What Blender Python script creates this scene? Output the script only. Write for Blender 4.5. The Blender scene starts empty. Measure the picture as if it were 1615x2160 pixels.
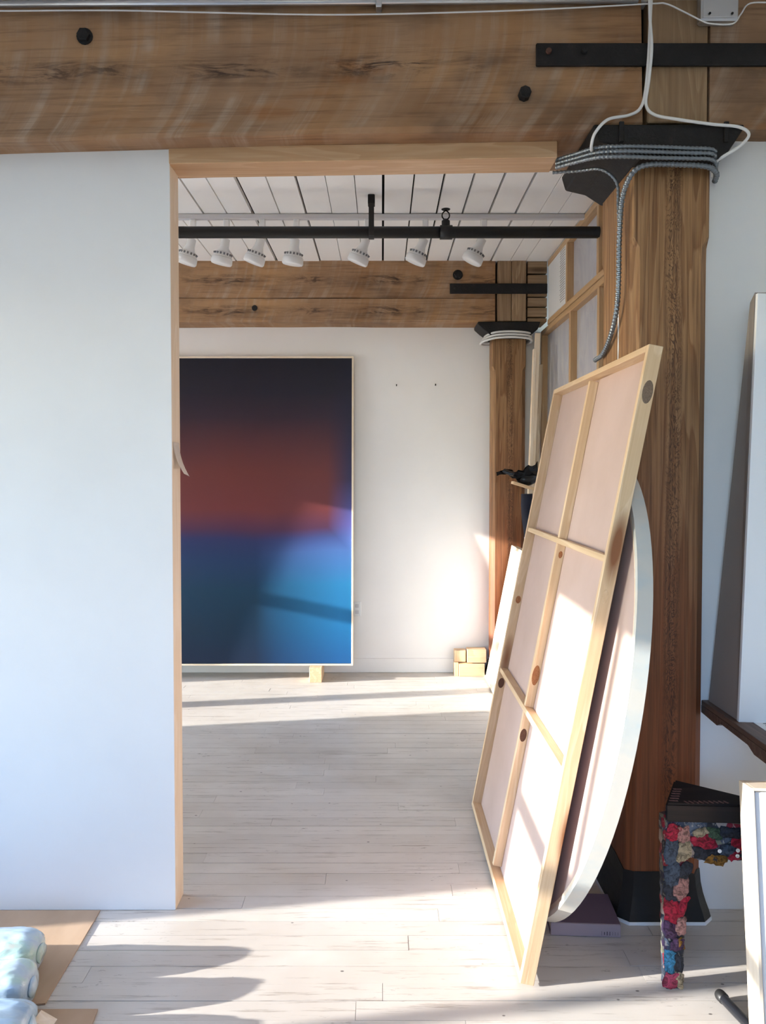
import bpy, bmesh, math, random
from mathutils import Matrix, Vector
random.seed(7)
SC = bpy.context.scene
COL = SC.collection
PI = math.pi

# ------------------------------------------------------------------ camera
H = 1.58
F_PX = 1600.0
PITCH = math.atan(F_PX / 56000.0)
cam = bpy.data.cameras.new('camera')
cam.sensor_fit = 'VERTICAL'; cam.sensor_height = 36.0
cam.lens = F_PX / 2160.0 * 36.0
cam.shift_x = 2.5 / 2160.0
cam.shift_y = -36.3 / 2160.0
cam.clip_start = 0.05
cam_o = bpy.data.objects.new('camera', cam)
cam_o.location = (0, 0, H); cam_o.rotation_euler = (PI / 2 - PITCH, 0, 0)
COL.objects.link(cam_o); SC.camera = cam_o

# ------------------------------------------------------------------ world, sun, exposure
SUN_AZ = math.radians(9.0); SUN_TAN = 0.2
SUN_STRENGTH = 14.5
SKY_STRENGTH = 2.0
w = bpy.data.worlds.new('sky'); SC.world = w; w.use_nodes = True
wn = w.node_tree; wn.nodes.clear()
sky = wn.nodes.new('ShaderNodeTexSky'); sky.sky_type = 'NISHITA'
sky.sun_disc = False; sky.sun_elevation = math.radians(24.0)
sky.sun_rotation = math.radians(261.0); sky.air_density = 1.0; sky.dust_density = 0.4; sky.ozone_density = 3.0
bg = wn.nodes.new('ShaderNodeBackground'); bg.inputs['Strength'].default_value = SKY_STRENGTH
wo = wn.nodes.new('ShaderNodeOutputWorld')
tint = wn.nodes.new('ShaderNodeMix'); tint.data_type = 'RGBA'; tint.blend_type = 'MULTIPLY'; tint.inputs[0].default_value = 1.0
tint.inputs[7].default_value = (0.80, 0.95, 1.15, 1.0)
wn.links.new(sky.outputs[0], tint.inputs[6]); wn.links.new(tint.outputs[2], bg.inputs['Color']); wn.links.new(bg.outputs[0], wo.inputs['Surface'])

sun = bpy.data.lights.new('sun', 'SUN'); sun.energy = SUN_STRENGTH; sun.angle = math.radians(0.55)
sun.color = (1.0, 0.955, 0.885)
sun_o = bpy.data.objects.new('sun', sun); COL.objects.link(sun_o)
sd = Vector((math.cos(SUN_AZ), math.sin(SUN_AZ), -SUN_TAN * math.cos(SUN_AZ))).normalized()
sun_o.rotation_euler = sd.to_track_quat('-Z', 'Y').to_euler(); sun_o.location = (-7, -1, 4)

SC.view_settings.view_transform = 'Standard'; SC.view_settings.look = 'None'
SC.view_settings.gamma = 1.0; SC.view_settings.use_curve_mapping = False
SC.view_settings.exposure = 0.32
SC.cycles.max_bounces = 10; SC.cycles.diffuse_bounces = 7; SC.cycles.glossy_bounces = 4
SC.cycles.transmission_bounces = 6; SC.cycles.sample_clamp_indirect = 6.0
SC.cycles.caustics_reflective = False; SC.cycles.caustics_refractive = False

def portal(loc, rot, sx, sy):
    l = bpy.data.lights.new('window_portal', 'AREA'); l.shape = 'RECTANGLE'; l.size = sx; l.size_y = sy
    l.cycles.is_portal = True
    o = bpy.data.objects.new('window_portal', l); o.location = loc; o.rotation_euler = rot; COL.objects.link(o)
WX = -4.5                                       # inner face of the window wall
NEAR_WIN = (0.50, 2.067); FAR_WIN = (4.137, 5.217); WIN_Z = (0.62, 2.2); FAR_Z = (0.08, 2.2)
REAR_Y = -2.6; REAR_WIN = (-1.6, 0.0, 1.1, 2.9)
portal((WX - .1, sum(NEAR_WIN) / 2, 1.41), (0, -PI / 2, 0), 1.58, NEAR_WIN[1] - NEAR_WIN[0])
portal((WX - .1, sum(FAR_WIN) / 2, 1.14), (0, -PI / 2, 0), 2.12, FAR_WIN[1] - FAR_WIN[0])
portal((3.35, 4.4, 1.8), (0, PI / 2, 0), 2.2, 2.4)
portal((-0.8, REAR_Y - .1, 2.0), (PI / 2, 0, 0), 1.6, 1.8)

# ------------------------------------------------------------------ node helpers
def nd(nt, t, ins=None, **props):
    n = nt.nodes.new(t)
    for k, v in props.items(): setattr(n, k, v)
    for k, v in (ins or {}).items():
        s = n.inputs[k]
        if isinstance(v, bpy.types.NodeSocket): nt.links.new(v, s)
        else: s.default_value = v
    return n
def C4(c): return (c[0], c[1], c[2], 1.0)
def S(r, g, b):
    f = lambda v: (v / 255 / 12.92) if v / 255 <= 0.04045 else ((v / 255 + 0.055) / 1.055) ** 2.4
    return (f(r), f(g), f(b))
def mixc(nt, fac, a, b, blend='MIX'):
    n = nd(nt, 'ShaderNodeMix', data_type='RGBA', blend_type=blend)
    for i, v in ((0, fac), (6, a), (7, b)):
        if isinstance(v, bpy.types.NodeSocket): nt.links.new(v, n.inputs[i])
        else: n.inputs[i].default_value = C4(v) if i else v
    return n.outputs[2]
def mth(nt, op, a, b=0.0, clamp=False):
    return nd(nt, 'ShaderNodeMath', {0: a, 1: b}, operation=op, use_clamp=clamp).outputs[0]
def ramp(nt, fac, stops, interp='LINEAR'):
    n = nd(nt, 'ShaderNodeValToRGB', {0: fac}); cr = n.color_ramp; cr.interpolation = interp
    while len(cr.elements) < len(stops): cr.elements.new(0.5)
    for e, (p, c) in zip(cr.elements, stops):
        e.position = p; e.color = C4(c) if not isinstance(c, (int, float)) else (c, c, c, 1)
    return n.outputs[0]
def mapv(nt, vec, scale=(1, 1, 1), loc=(0, 0, 0)):
    return nd(nt, 'ShaderNodeMapping', {'Vector': vec, 'Scale': scale, 'Location': loc}).outputs[0]
def noise(nt, vec, scale=1.0, detail=4.0, rough=0.55, dist=0.0):
    return nd(nt, 'ShaderNodeTexNoise', {'Vector': vec, 'Scale': scale, 'Detail': detail, 'Roughness': rough, 'Distortion': dist}).outputs[0]
def ocoord(nt, rnd=True):
    tc = nd(nt, 'ShaderNodeTexCoord')
    if not rnd: return tc.outputs['Object']
    oi = nd(nt, 'ShaderNodeObjectInfo')
    sc_ = nd(nt, 'ShaderNodeMath', {0: oi.outputs['Random'], 1: 57.0}, operation='MULTIPLY').outputs[0]
    return nd(nt, 'ShaderNodeVectorMath', {0: tc.outputs['Object'], 1: sc_}, operation='ADD').outputs[0]
def mat(name, fn, rough=0.6, spec=0.5, metallic=0.0, bump=None):
    m = bpy.data.materials.new(name); m.use_nodes = True; nt = m.node_tree
    b = nt.nodes['Principled BSDF']
    b.inputs['Metallic'].default_value = metallic
    b.inputs['Specular IOR Level'].default_value = spec
    b.inputs['Roughness'].default_value = rough
    r = fn(nt, b) if callable(fn) else fn
    if r is not None:
        col, bmp = (r if isinstance(r, tuple) and len(r) == 2 and isinstance(r[0], bpy.types.NodeSocket) else (r, None))
        if isinstance(col, bpy.types.NodeSocket): nt.links.new(col, b.inputs['Base Color'])
        else: b.inputs['Base Color'].default_value = C4(col)
        if bmp is not None:
            bn = nd(nt, 'ShaderNodeBump', {'Height': bmp, 'Strength': bump or 0.3, 'Distance': 0.004})
            nt.links.new(bn.outputs[0], b.inputs['Normal'])
    return m

def wood(name, light, mid, dark, ring=9.0, stretch=14.0, knots=0.0, rough=0.6, bump=0.25, streak=0.5, knot_col=None, var=0.1):
    def fn(nt, b):
        v = ocoord(nt)
        g = mapv(nt, v, (0.9, ring, ring))
        n1 = noise(nt, g, 1.0, 3, 0.5, 0.8)
        rings = nd(nt, 'ShaderNodeMath', {0: mth(nt, 'MULTIPLY', n1, 7.0)}, operation='FRACT').outputs[0]
        fine = noise(nt, mapv(nt, v, (2.0, stretch * 8, stretch * 8)), 1.0, 4, 0.6)
        big = noise(nt, mapv(nt, v, (1.2, 3, 3)), 1.0, 3, 0.5)
        c = ramp(nt, rings, [(0.0, light), (0.55, mid), (0.92, mid), (1.0, light)])
        c = mixc(nt, ramp(nt, fine, [(0.35, 0.0), (0.7, 1.0)]), c, mixc(nt, streak, c, dark))
        c = mixc(nt, ramp(nt, big, [(0.45, 0.0), (0.75, 0.55)]), c, mid)
        if knots:
            vo = nd(nt, 'ShaderNodeTexVoronoi', {'Vector': mapv(nt, v, (1.6, 7.0, 7.0)), 'Scale': knots})
            c = mixc(nt, ramp(nt, vo.outputs['Distance'], [(0.08, 1.0), (0.2, 0.0)]), c, knot_col or dark)
        oi = nd(nt, 'ShaderNodeObjectInfo').outputs['Random']
        c = mixc(nt, mth(nt, 'MULTIPLY', oi, var * 2), c, mixc(nt, 0.6, c, dark))
        return (c, fine)
    return mat(name, fn, rough, 0.35, bump=bump)

def old_beam_fn(nt, b):
    v = ocoord(nt, False)
    sx = nd(nt, 'ShaderNodeSeparateXYZ', {0: v})
    x, y, z = sx.outputs[0], sx.outputs[1], sx.outputs[2]
    # circular-saw arcs: distance along the timber measured from an arc of fixed radius
    dz = mth(nt, 'SUBTRACT', z, 0.17)
    rt = mth(nt, 'SQRT', mth(nt, 'MAXIMUM', mth(nt, 'SUBTRACT', 0.36, mth(nt, 'MULTIPLY', dz, dz)), 0.01))
    u = mth(nt, 'SUBTRACT', x, rt)
    uv = nd(nt, 'ShaderNodeCombineXYZ', {0: u, 1: mth(nt, 'MULTIPLY', z, 0.22), 2: y}).outputs[0]
    arcs = noise(nt, mapv(nt, uv, (13, 3.5, 1)), 1.0, 5, 0.6)
    arcs2 = noise(nt, mapv(nt, uv, (4.2, 1, 1), (3, 1, 0)), 1.0, 3, 0.55)
    fine = noise(nt, mapv(nt, v, (3, 70, 70)), 1.0, 5, 0.65)
    big = noise(nt, mapv(nt, v, (1.4, 3, 3.6)), 1.0, 4, 0.6)
    c = ramp(nt, big, [(0.30, S(112, 82, 56)), (0.48, S(148, 112, 80)), (0.7, S(172, 132, 92))])
    c = mixc(nt, ramp(nt, arcs2, [(0.42, 0.0), (0.62, 0.42)]), c, S(166, 140, 116))
    c = mixc(nt, mth(nt, 'MULTIPLY', ramp(nt, arcs, [(0.5, 0.0), (0.66, 0.62)]), ramp(nt, noise(nt, mapv(nt, v, (1.9, 2.6, 5.5), (2, 5, 3)), 1.0, 4, 0.65), [(0.42, 0.08), (0.6, 1.0)])), c, S(180, 162, 144))
    c = mixc(nt, ramp(nt, fine, [(0.5, 0.0), (0.75, 0.5)]), c, S(72, 50, 36))
    # dark pitchy knot band along the heart of the timber
    zb = mth(nt, 'ABSOLUTE', mth(nt, 'ADD', z, 0.005))
    band = ramp(nt, zb, [(0.012, 1.0), (0.05, 0.0)])
    kn = noise(nt, mapv(nt, v, (5, 20, 26)), 1.0, 5, 0.7, 1.4)
    gm = noise(nt, mapv(nt, v, (2.6, 4, 5), (9, 1, 4)), 1.0, 4, 0.6)
    c = mixc(nt, ramp(nt, gm, [(0.5, 0.0), (0.7, 0.55)]), c, S(92, 74, 60))
    km = ramp(nt, noise(nt, mapv(nt, v, (2.3, 1, 1), (7, 0, 0)), 1.0, 2, 0.5), [(0.44, 0.15), (0.56, 1.0)])
    c = mixc(nt, mth(nt, 'MULTIPLY', mth(nt, 'MULTIPLY', band, km), ramp(nt, kn, [(0.46, 0.0), (0.6, 0.85)])), c, S(48, 36, 34))
    br = noise(nt, mapv(nt, v, (2.2, 9, 9), (5, 2, 1)), 1.0, 3, 0.5)
    c = mixc(nt, ramp(nt, br, [(0.62, 0.0), (0.72, 0.5)]), c, S(150, 98, 52))
    return (c, mth(nt, 'ADD', fine, mth(nt, 'MULTIPLY', arcs, 1.2)))

M = {}
M['beam'] = mat('old_beam_wood', old_beam_fn, 0.75, 0.25, bump=0.5)
def post_fn(nt, b):
    v = ocoord(nt, False)
    fine = noise(nt, mapv(nt, v, (2.0, 95, 95)), 1.0, 5, 0.65)
    n1 = noise(nt, mapv(nt, v, (0.5, 10, 10), (3.1, 0, 0)), 1.0, 3, 0.5, 0.6)
    rings = nd(nt, 'ShaderNodeMath', {0: mth(nt, 'MULTIPLY', n1, 9.0)}, operation='FRACT').outputs[0]
    big = noise(nt, mapv(nt, v, (1.1, 4, 4)), 1.0, 3, 0.6)
    c = ramp(nt, rings, [(0.0, S(164, 126, 88)), (0.5, S(154, 116, 78)), (0.92, S(134, 96, 62)), (1.0, S(164, 126, 88))])
    sx = nd(nt, 'ShaderNodeSeparateXYZ', {0: v})
    # darker and redder towards the foot
    st = ramp(nt, mth(nt, 'ADD', mth(nt, 'MULTIPLY', sx.outputs[0], 0.4), mth(nt, 'MULTIPLY', big, 0.5)), [(0.0, 1.0), (0.55, 0.0)])
    c = mixc(nt, mth(nt, 'MULTIPLY', st, 0.85), c, S(126, 62, 28))
    c = mixc(nt, ramp(nt, fine, [(0.42, 0.0), (0.72, 0.75)]), c, S(70, 42, 26))
    wob = mth(nt, 'MULTIPLY', mth(nt, 'SUBTRACT', noise(nt, mapv(nt, v, (1.5, 0, 0)), 1.0, 2, 0.5), 0.5), 0.06)
    ax = mth(nt, 'ABSOLUTE', mth(nt, 'ADD', mth(nt, 'ADD', sx.outputs[2], -0.015), wob))
    kn = noise(nt, mapv(nt, v, (7, 24, 24)), 1.0, 4, 0.6, 1.8)
    kr = nd(nt, 'ShaderNodeMath', {0: mth(nt, 'MULTIPLY', kn, 9.0)}, operation='FRACT').outputs[0]
    c = mixc(nt, mth(nt, 'MULTIPLY', ramp(nt, ax, [(0.010, 1.0), (0.034, 0.0)]), ramp(nt, kr, [(0.5, 0.0), (0.8, 0.8)])), c, S(58, 34, 22))
    return (c, fine)
M['post'] = mat('post_wood', post_fn, 0.55, 0.35, bump=0.4)
M['block'] = wood('end_block_wood', S(172, 146, 114), S(150, 122, 92), S(90, 68, 48), 5, 10, 0.9, 0.75, 0.5)
M['pine'] = wood('pine', S(228, 202, 168), S(216, 186, 148), S(188, 150, 108), 9, 12, 0.95, 0.5, 0.12, 0.4, S(136, 88, 56))
M['pine_pale'] = wood('pale_pine', S(238, 224, 206), S(230, 212, 188), S(208, 184, 154), 7, 12, 0, 0.5, 0.1, 0.3)
M['header'] = wood('header_pine', S(212, 180, 144), S(196, 160, 122), S(160, 122, 86), 9, 10, 0.4, 0.45, 0.12, 0.4, S(120, 76, 44))
M['fir'] = wood('window_frame_fir', S(208, 176, 136), S(194, 158, 116), S(160, 122, 84), 8, 12, 0, 0.45, 0.1, 0.4)
M['greywood'] = wood('weathered_plank', S(205, 188, 165), S(182, 162, 138), S(120, 100, 82), 7, 10, 0.5, 0.65, 0.15, 0.4)
M['brownshelf'] = wood('brown_shelf_wood', S(122, 100, 86), S(104, 82, 70), S(70, 52, 44), 8, 12, 0, 0.5, 0.15, 0.5)
M['darkseat'] = wood('dark_seat_wood', S(46, 34, 30), S(30, 22, 20), S(14, 12, 11), 6, 10, 0, 0.7, 0.2, 0.5)

def white_wall_fn(tint, amt):
    def fn(nt, b):
        v = ocoord(nt, False)
        n = noise(nt, mapv(nt, v, (2, 2, 2)), 1.0, 4, 0.6)
        c = mixc(nt, ramp(nt, n, [(0.4, 0.0), (0.75, amt)]), tint, [t * 0.88 for t in tint])
        return (c, noise(nt, v, 60.0, 3, 0.6))
    return fn
M['wall'] = mat('white_plaster', white_wall_fn((0.80, 0.80, 0.80), 0.4), 0.65, 0.3, bump=0.06)
M['wall_warm'] = mat('warm_white_plaster', white_wall_fn((0.87, 0.845, 0.815), 0.3), 0.65, 0.3, bump=0.06)
M['ceil_paint'] = mat('white_ceiling_paint', white_wall_fn((0.90, 0.875, 0.84), 0.3), 0.6, 0.3, bump=0.1)
def floor_fn(nt, b):
    tc = nd(nt, 'ShaderNodeTexCoord'); v = nd(nt, 'ShaderNodeNewGeometry').outputs['Position']
    oi = nd(nt, 'ShaderNodeObjectInfo').outputs['Random']
    off = nd(nt, 'ShaderNodeVectorMath', {0: v, 1: nd(nt, 'ShaderNodeMath', {0: oi, 1: 9.0}, operation='MULTIPLY').outputs[0]}, operation='ADD').outputs[0]
    base = mixc(nt, oi, S(212, 206, 199), S(201, 195, 188))
    dirt = noise(nt, mapv(nt, v, (1.1, 1.6, 1)), 1.0, 4, 0.6)
    c = mixc(nt, ramp(nt, dirt, [(0.42, 0.0), (0.7, 0.55)]), base, S(168, 157, 146))
    streak = noise(nt, mapv(nt, off, (3.5, 60, 1)), 1.0, 5, 0.7)
    c = mixc(nt, ramp(nt, streak, [(0.57, 0.0), (0.70, 0.7)]), c, S(132, 120, 108))
    scuff = noise(nt, mapv(nt, off, (14, 50, 1)), 1.0, 4, 0.75)
    patch = ramp(nt, noise(nt, mapv(nt, v, (1.7, 3, 1), (4, 7, 0)), 1.0, 3, 0.6), [(0.45, 0.0), (0.62, 1.0)])
    c = mixc(nt, mth(nt, 'MULTIPLY', patch, ramp(nt, scuff, [(0.62, 0.0), (0.70, 0.7)])), c, S(98, 86, 76))
    nail = nd(nt, 'ShaderNodeTexVoronoi', {'Vector': mapv(nt, v, (7, 12, 1)), 'Scale': 1.0})
    c = mixc(nt, ramp(nt, nail.outputs['Distance'], [(0.03, 0.8), (0.05, 0.0)]), c, S(60, 52, 46))
    nt.links.new(ramp(nt, dirt, [(0.3, 0.32), (0.7, 0.5)]), b.inputs['Roughness'])
    return (c, mth(nt, 'ADD', streak, noise(nt, v, 8.0, 3, 0.5)))
M['floor'] = mat('painted_floor', floor_fn, 0.38, 0.45, bump=0.15)
M['dark'] = mat('dark_gap', (0.012, 0.011, 0.010), 0.9, 0.1)
def iron_fn(nt, b):
    v = ocoord(nt)
    n = noise(nt, v, 22.0, 5, 0.65)
    c = ramp(nt, n, [(0.35, (0.006, 0.0055, 0.006)), (0.62, (0.012, 0.011, 0.011)), (0.82, (0.04, 0.032, 0.028))])
    return (c, noise(nt, v, 90.0, 4, 0.6))
M['iron'] = mat('black_iron', iron_fn, 0.6, 0.3, bump=0.4)
M['rust'] = mat('rusty_bolt', (0.085, 0.04, 0.028), 0.7, 0.3)
M['pipe'] = mat('black_pipe', (0.012, 0.012, 0.012), 0.45, 0.4)
M['steel'] = mat('galvanised_steel', (0.55, 0.56, 0.57), 0.35, 0.5, 0.9)
M['flex'] = mat('armored_steel', (0.21, 0.235, 0.26), 0.38, 0.5, 0.75)
M['white_plastic'] = mat('white_plastic', (0.80, 0.80, 0.79), 0.4, 0.5)
M['cable_white'] = mat('white_cable_jacket', (0.72, 0.72, 0.71), 0.45, 0.4)
M['grey_plastic'] = mat('pale_grey_rail', (0.62, 0.61, 0.62), 0.4, 0.5)
M['vent_dark'] = mat('vent_slots', (0.16, 0.16, 0.17), 0.6)
M['white_paint'] = mat('white_gloss_paint', (0.82, 0.83, 0.84), 0.45, 0.4)
def backing_fn(nt, b):
    n = noise(nt, mapv(nt, ocoord(nt), (3, 3, 3)), 1.0, 4, 0.6)
    return (ramp(nt, n, [(0.35, S(194, 170, 160)), (0.7, S(184, 160, 148))]), noise(nt, ocoord(nt), 300.0, 2, 0.5))
M['backing'] = mat('hardboard_backing', backing_fn, 0.75, 0.25, bump=0.05)
M['greige'] = mat('greige_canvas_back', (0.30, 0.27, 0.25), 0.8, 0.2)
M['black_edge'] = mat('black_canvas_edge', (0.012, 0.012, 0.013), 0.6, 0.3)
def oval_rim_fn(nt, b):
    v = ocoord(nt, False)
    n = noise(nt, mapv(nt, v, (4, 3, 4)), 1.0, 4, 0.65)
    c = ramp(nt, n, [(0.50, S(212, 206, 194)), (0.62, S(200, 202, 196)), (0.74, S(172, 196, 208))])
    return (c, noise(nt, v, 40.0, 3, 0.6))
M['oval_rim'] = mat('pale_painted_rim', oval_rim_fn, 0.55, 0.35, bump=0.1)
M['navy'] = mat('navy_fabric', (0.018, 0.02, 0.034), 0.75, 0.2)
M['lavender'] = mat('lavender_fabric', (0.55, 0.58, 0.74), 0.6, 0.3)
M['blackfilm'] = mat('black_plastic_film', (0.014, 0.014, 0.016), 0.25, 0.5)
def card_fn(nt, b):
    v = ocoord(nt)
    n = noise(nt, mapv(nt, v, (5, 2, 5)), 1.0, 4, 0.6)
    return (ramp(nt, n, [(0.35, S(188, 162, 138)), (0.7, S(172, 146, 122))]), n)
M['card'] = mat('cardboard', card_fn, 0.8, 0.2, bump=0.1)
def film_fn(nt, b):
    v = ocoord(nt)
    n = noise(nt, mapv(nt, v, (5, 8, 8)), 1.0, 4, 0.6, 0.6)
    c = ramp(nt, n, [(0.36, S(158, 184, 208)), (0.5, S(186, 204, 216)), (0.62, S(182, 210, 202)), (0.75, S(204, 202, 194))])
    b.inputs['Coat Weight'].default_value = 0.8; b.inputs['Coat Roughness'].default_value = 0.12
    b.inputs['Subsurface Weight'].default_value = 0.25; b.inputs['Subsurface Radius'].default_value = (0.03, 0.04, 0.05)
    return (c, noise(nt, mapv(nt, v, (6, 26, 26)), 1.0, 4, 0.6, 1.0))
M['film'] = mat('milky_plastic_wrap', film_fn, 0.35, 0.5, bump=0.9)
def sheet_fn(nt, b):
    v = ocoord(nt)
    n = noise(nt, mapv(nt, v, (3, 9, 3)), 1.0, 4, 0.6, 1.2)
    nt.links.new(ramp(nt, n, [(0.4, 0.25), (0.7, 0.5)]), b.inputs['Transmission Weight'])
    b.inputs['IOR'].default_value = 1.15
    return (ramp(nt, n, [(0.35, S(200, 198, 206)), (0.65, S(226, 222, 222))]), n)
M['sheet'] = mat('clear_plastic_sheet', sheet_fn, 0.28, 0.5, bump=0.5)
M['book'] = mat('purple_grey_cloth', S(112, 94, 108), 0.75, 0.2)
M['spine'] = mat('lilac_grey_spine', S(160, 146, 152), 0.7, 0.25)
M['pages'] = mat('book_pages', S(205, 196, 184), 0.85, 0.2)
M['ink'] = mat('grey_ink', S(96, 84, 92), 0.7, 0.2)
M['rod'] = mat('black_lacquered_metal', (0.012, 0.013, 0.016), 0.2, 0.6)
M['paper'] = mat('paper_tag', (0.86, 0.83, 0.80), 0.8, 0.2)
def boot_fn(nt, b):
    v = ocoord(nt)
    n = noise(nt, mapv(nt, v, (14, 30, 30)), 1.0, 5, 0.7)
    return (mixc(nt, ramp(nt, n, [(0.70, 0.0), (0.73, 0.9)]), (0.010, 0.010, 0.010), (0.6, 0.58, 0.55)), n)
M['boot'] = mat('black_painted_foot', boot_fn, 0.45, 0.4, bump=0.3)
def scrap_fn(nt, b):
    v = ocoord(nt, False)
    vo = nd(nt, 'ShaderNodeTexVoronoi', {'Vector': v, 'Scale': 30.0, 'Randomness': 1.0})
    r = nd(nt, 'ShaderNodeSeparateColor', {0: vo.outputs['Color']}).outputs[0]
    c = ramp(nt, r, [(0.0, S(48, 54, 66)), (0.22, S(66, 76, 92)), (0.36, S(150, 36, 54)), (0.46, S(120, 120, 100)), (0.58, S(60, 44, 74)), (0.7, S(44, 46, 52)), (0.82, S(178, 160, 148)), (0.92, S(96, 108, 124))], 'CONSTANT')
    n = noise(nt, v, 70.0, 4, 0.7, 0.8)
    return (mixc(nt, ramp(nt, n, [(0.55, 0.0), (0.62, 0.6)]), c, S(190, 184, 172)), noise(nt, v, 55.0, 4, 0.65, 1.5))
M['collage'] = mat('fabric_collage', scrap_fn, 0.5, 0.4, bump=1.0)
def scrapmat(name, c):
    def fn(nt, b):
        v = ocoord(nt); n = noise(nt, v, 60.0, 4, 0.6, 1.5)
        return (mixc(nt, ramp(nt, n, [(0.42, 0.0), (0.62, 0.85)]), c, [x * 0.22 for x in c]), n)
    return mat(name, fn, 0.5, 0.4, bump=1.0)
SCR = [scrapmat('crimson_scrap', S(206, 44, 78)), scrapmat('denim_scrap', S(88, 104, 126)), scrapmat('slate_scrap', S(62, 68, 82)),
       scrapmat('pink_scrap', S(206, 156, 150)), scrapmat('violet_scrap', S(104, 74, 112)), scrapmat('cream_scrap', S(204, 190, 160)),
       scrapmat('mustard_scrap', S(172, 124, 52)), scrapmat('green_scrap', S(84, 116, 92)), scrapmat('sky_scrap', S(84, 176, 226)), scrapmat('rose_scrap', S(214, 92, 128))]

# ------------------------------------------------------------------ mesh helpers
W = {}
def put(o, parent=None, Mw=None):
    """link o; Mw is its world matrix"""
    Mw = Mw if Mw is not None else Matrix.Identity(4)
    COL.objects.link(o)
    if parent is not None:
        o.parent = parent
        o.matrix_local = W[parent.name].inverted() @ Mw
    else: o.matrix_basis = Mw
    W[o.name] = Mw.copy()
    return o
def tag(o, label=None, cat=None, group=None, kind=None):
    if label: o['label'] = label
    if cat: o['category'] = cat
    if group: o['group'] = group
    if kind: o['kind'] = kind
    return o
def thing(name, label, cat, Mw=(0, 0, 0), group=None):
    o = bpy.data.objects.new(name, None); o.empty_display_size = 0.05
    if not isinstance(Mw, Matrix): Mw = Matrix.Translation(Mw)
    put(o, None, Mw); tag(o, label, cat, group); return o
def obj_bm(name, bm, m, parent=None, Mw=None, smooth=False):
    me = bpy.data.meshes.new(name)
    bmesh.ops.recalc_face_normals(bm, faces=bm.faces[:])
    bm.to_mesh(me); bm.free()
    if m is not None: me.materials.append(m)
    if smooth:
        for p in me.polygons: p.use_smooth = True
    o = bpy.data.objects.new(name, me)
    return put(o, parent, Mw)
def box_bm(dx, dy, dz, bev=0.0, seg=1):
    bm = bmesh.new(); bmesh.ops.create_cube(bm, size=1.0)
    bmesh.ops.scale(bm, vec=(dx, dy, dz), verts=bm.verts[:])
    if bev > 0: bmesh.ops.bevel(bm, geom=bm.edges[:], offset=bev, segments=seg, profile=0.5, affect='EDGES')
    return bm
RZ = Matrix.Rotation(PI / 2, 4, 'Z'); RYm = Matrix.Rotation(-PI / 2, 4, 'Y')
def box(name, x, y, z, m, parent=None, bev=0.002, F=None, axis=None):
    """box over ranges x,y,z (in frame F, default world), its local X along its longest side"""
    d = [x[1] - x[0], y[1] - y[0], z[1] - z[0]]
    c = Matrix.Translation(((x[0] + x[1]) / 2, (y[0] + y[1]) / 2, (z[0] + z[1]) / 2))
    a = axis if axis is not None else d.index(max(d))
    if a == 0: bm, R = box_bm(d[0], d[1], d[2], bev), Matrix.Identity(4)
    elif a == 1: bm, R = box_bm(d[1], d[0], d[2], bev), RZ
    else: bm, R = box_bm(d[2], d[1], d[0], bev), RYm
    Mw = (F or Matrix.Identity(4)) @ c @ R
    return obj_bm(name, bm, m, parent, Mw)
def prism_bm(poly, d, bev=0.0):
    """poly in XZ, extruded along Y by d"""
    bm = bmesh.new()
    a = [bm.verts.new((p[0], 0, p[1])) for p in poly]; b = [bm.verts.new((p[0], d, p[1])) for p in poly]
    n = len(poly); bm.faces.new(a); bm.faces.new(b[::-1])
    for i in range(n): bm.faces.new((a[i], b[i], b[(i + 1) % n], a[(i + 1) % n]))
    bmesh.ops.recalc_face_normals(bm, faces=bm.faces[:])
    if bev: bmesh.ops.bevel(bm, geom=bm.edges[:], offset=bev, segments=1, affect='EDGES')
    return bm
def spline(pts, n=8):
    P = [Vector(p) for p in pts]; P = [P[0] * 2 - P[1]] + P + [P[-1] * 2 - P[-2]]
    out = []
    for i in range(1, len(P) - 2):
        p0, p1, p2, p3 = P[i - 1:i + 3]
        for k in range(n):
            t = k / n
            out.append(0.5 * ((2 * p1) + (p2 - p0) * t + (2 * p0 - 5 * p1 + 4 * p2 - p3) * t * t + (3 * p1 - p0 - 3 * p2 + p3) * t ** 3))
    out.append(P[-2]); return out
def resample(pts, step):
    out = [pts[0]]; acc = 0.0
    for a, b in zip(pts, pts[1:]):
        L = (b - a).length; t = step - acc
        while t <= L:
            out.append(a + (b - a) * (t / L)); t += step
        acc = (acc + L) % step if L else acc
    return out
def tube_bm(pts, r, sides=8, bm=None, caps=True):
    bm = bm or bmesh.new(); rf = r if callable(r) else (lambda i: r)
    rings = []; up = None
    for i, p in enumerate(pts):
        t = (pts[min(i + 1, len(pts) - 1)] - pts[max(i - 1, 0)]).normalized()
        if up is None:
            up = Vector((0, 0, 1)) if abs(t.z) < 0.9 else Vector((0, 1, 0))
        a = t.cross(up); a.normalize(); b = a.cross(t); b.normalize(); up = b
        rr = rf(i)
        rings.append([bm.verts.new(p + (a * math.cos(2 * PI * k / sides) + b * math.sin(2 * PI * k / sides)) * rr) for k in range(sides)])
    for A, B in zip(rings, rings[1:]):
        for k in range(sides): bm.faces.new((A[k], A[(k + 1) % sides], B[(k + 1) % sides], B[k]))
    if caps: bm.faces.new(rings[0][::-1]); bm.faces.new(rings[-1])
    return bm
def tube(name, pts, r, m, parent=None, sides=8, smooth_n=8, Mw=None):
    P = spline(pts, smooth_n) if len(pts) > 2 else [Vector(p) for p in pts]
    return obj_bm(name, tube_bm(P, r, sides), m, parent, Mw, smooth=True)
def ribbed(name, pts, r, m, parent=None, step=0.0035):
    P = resample(spline(pts, 14), step)
    return obj_bm(name, tube_bm(P, lambda i: r if i % 4 in (0, 1) else r * 0.80, 9), m, parent, None)
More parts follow.
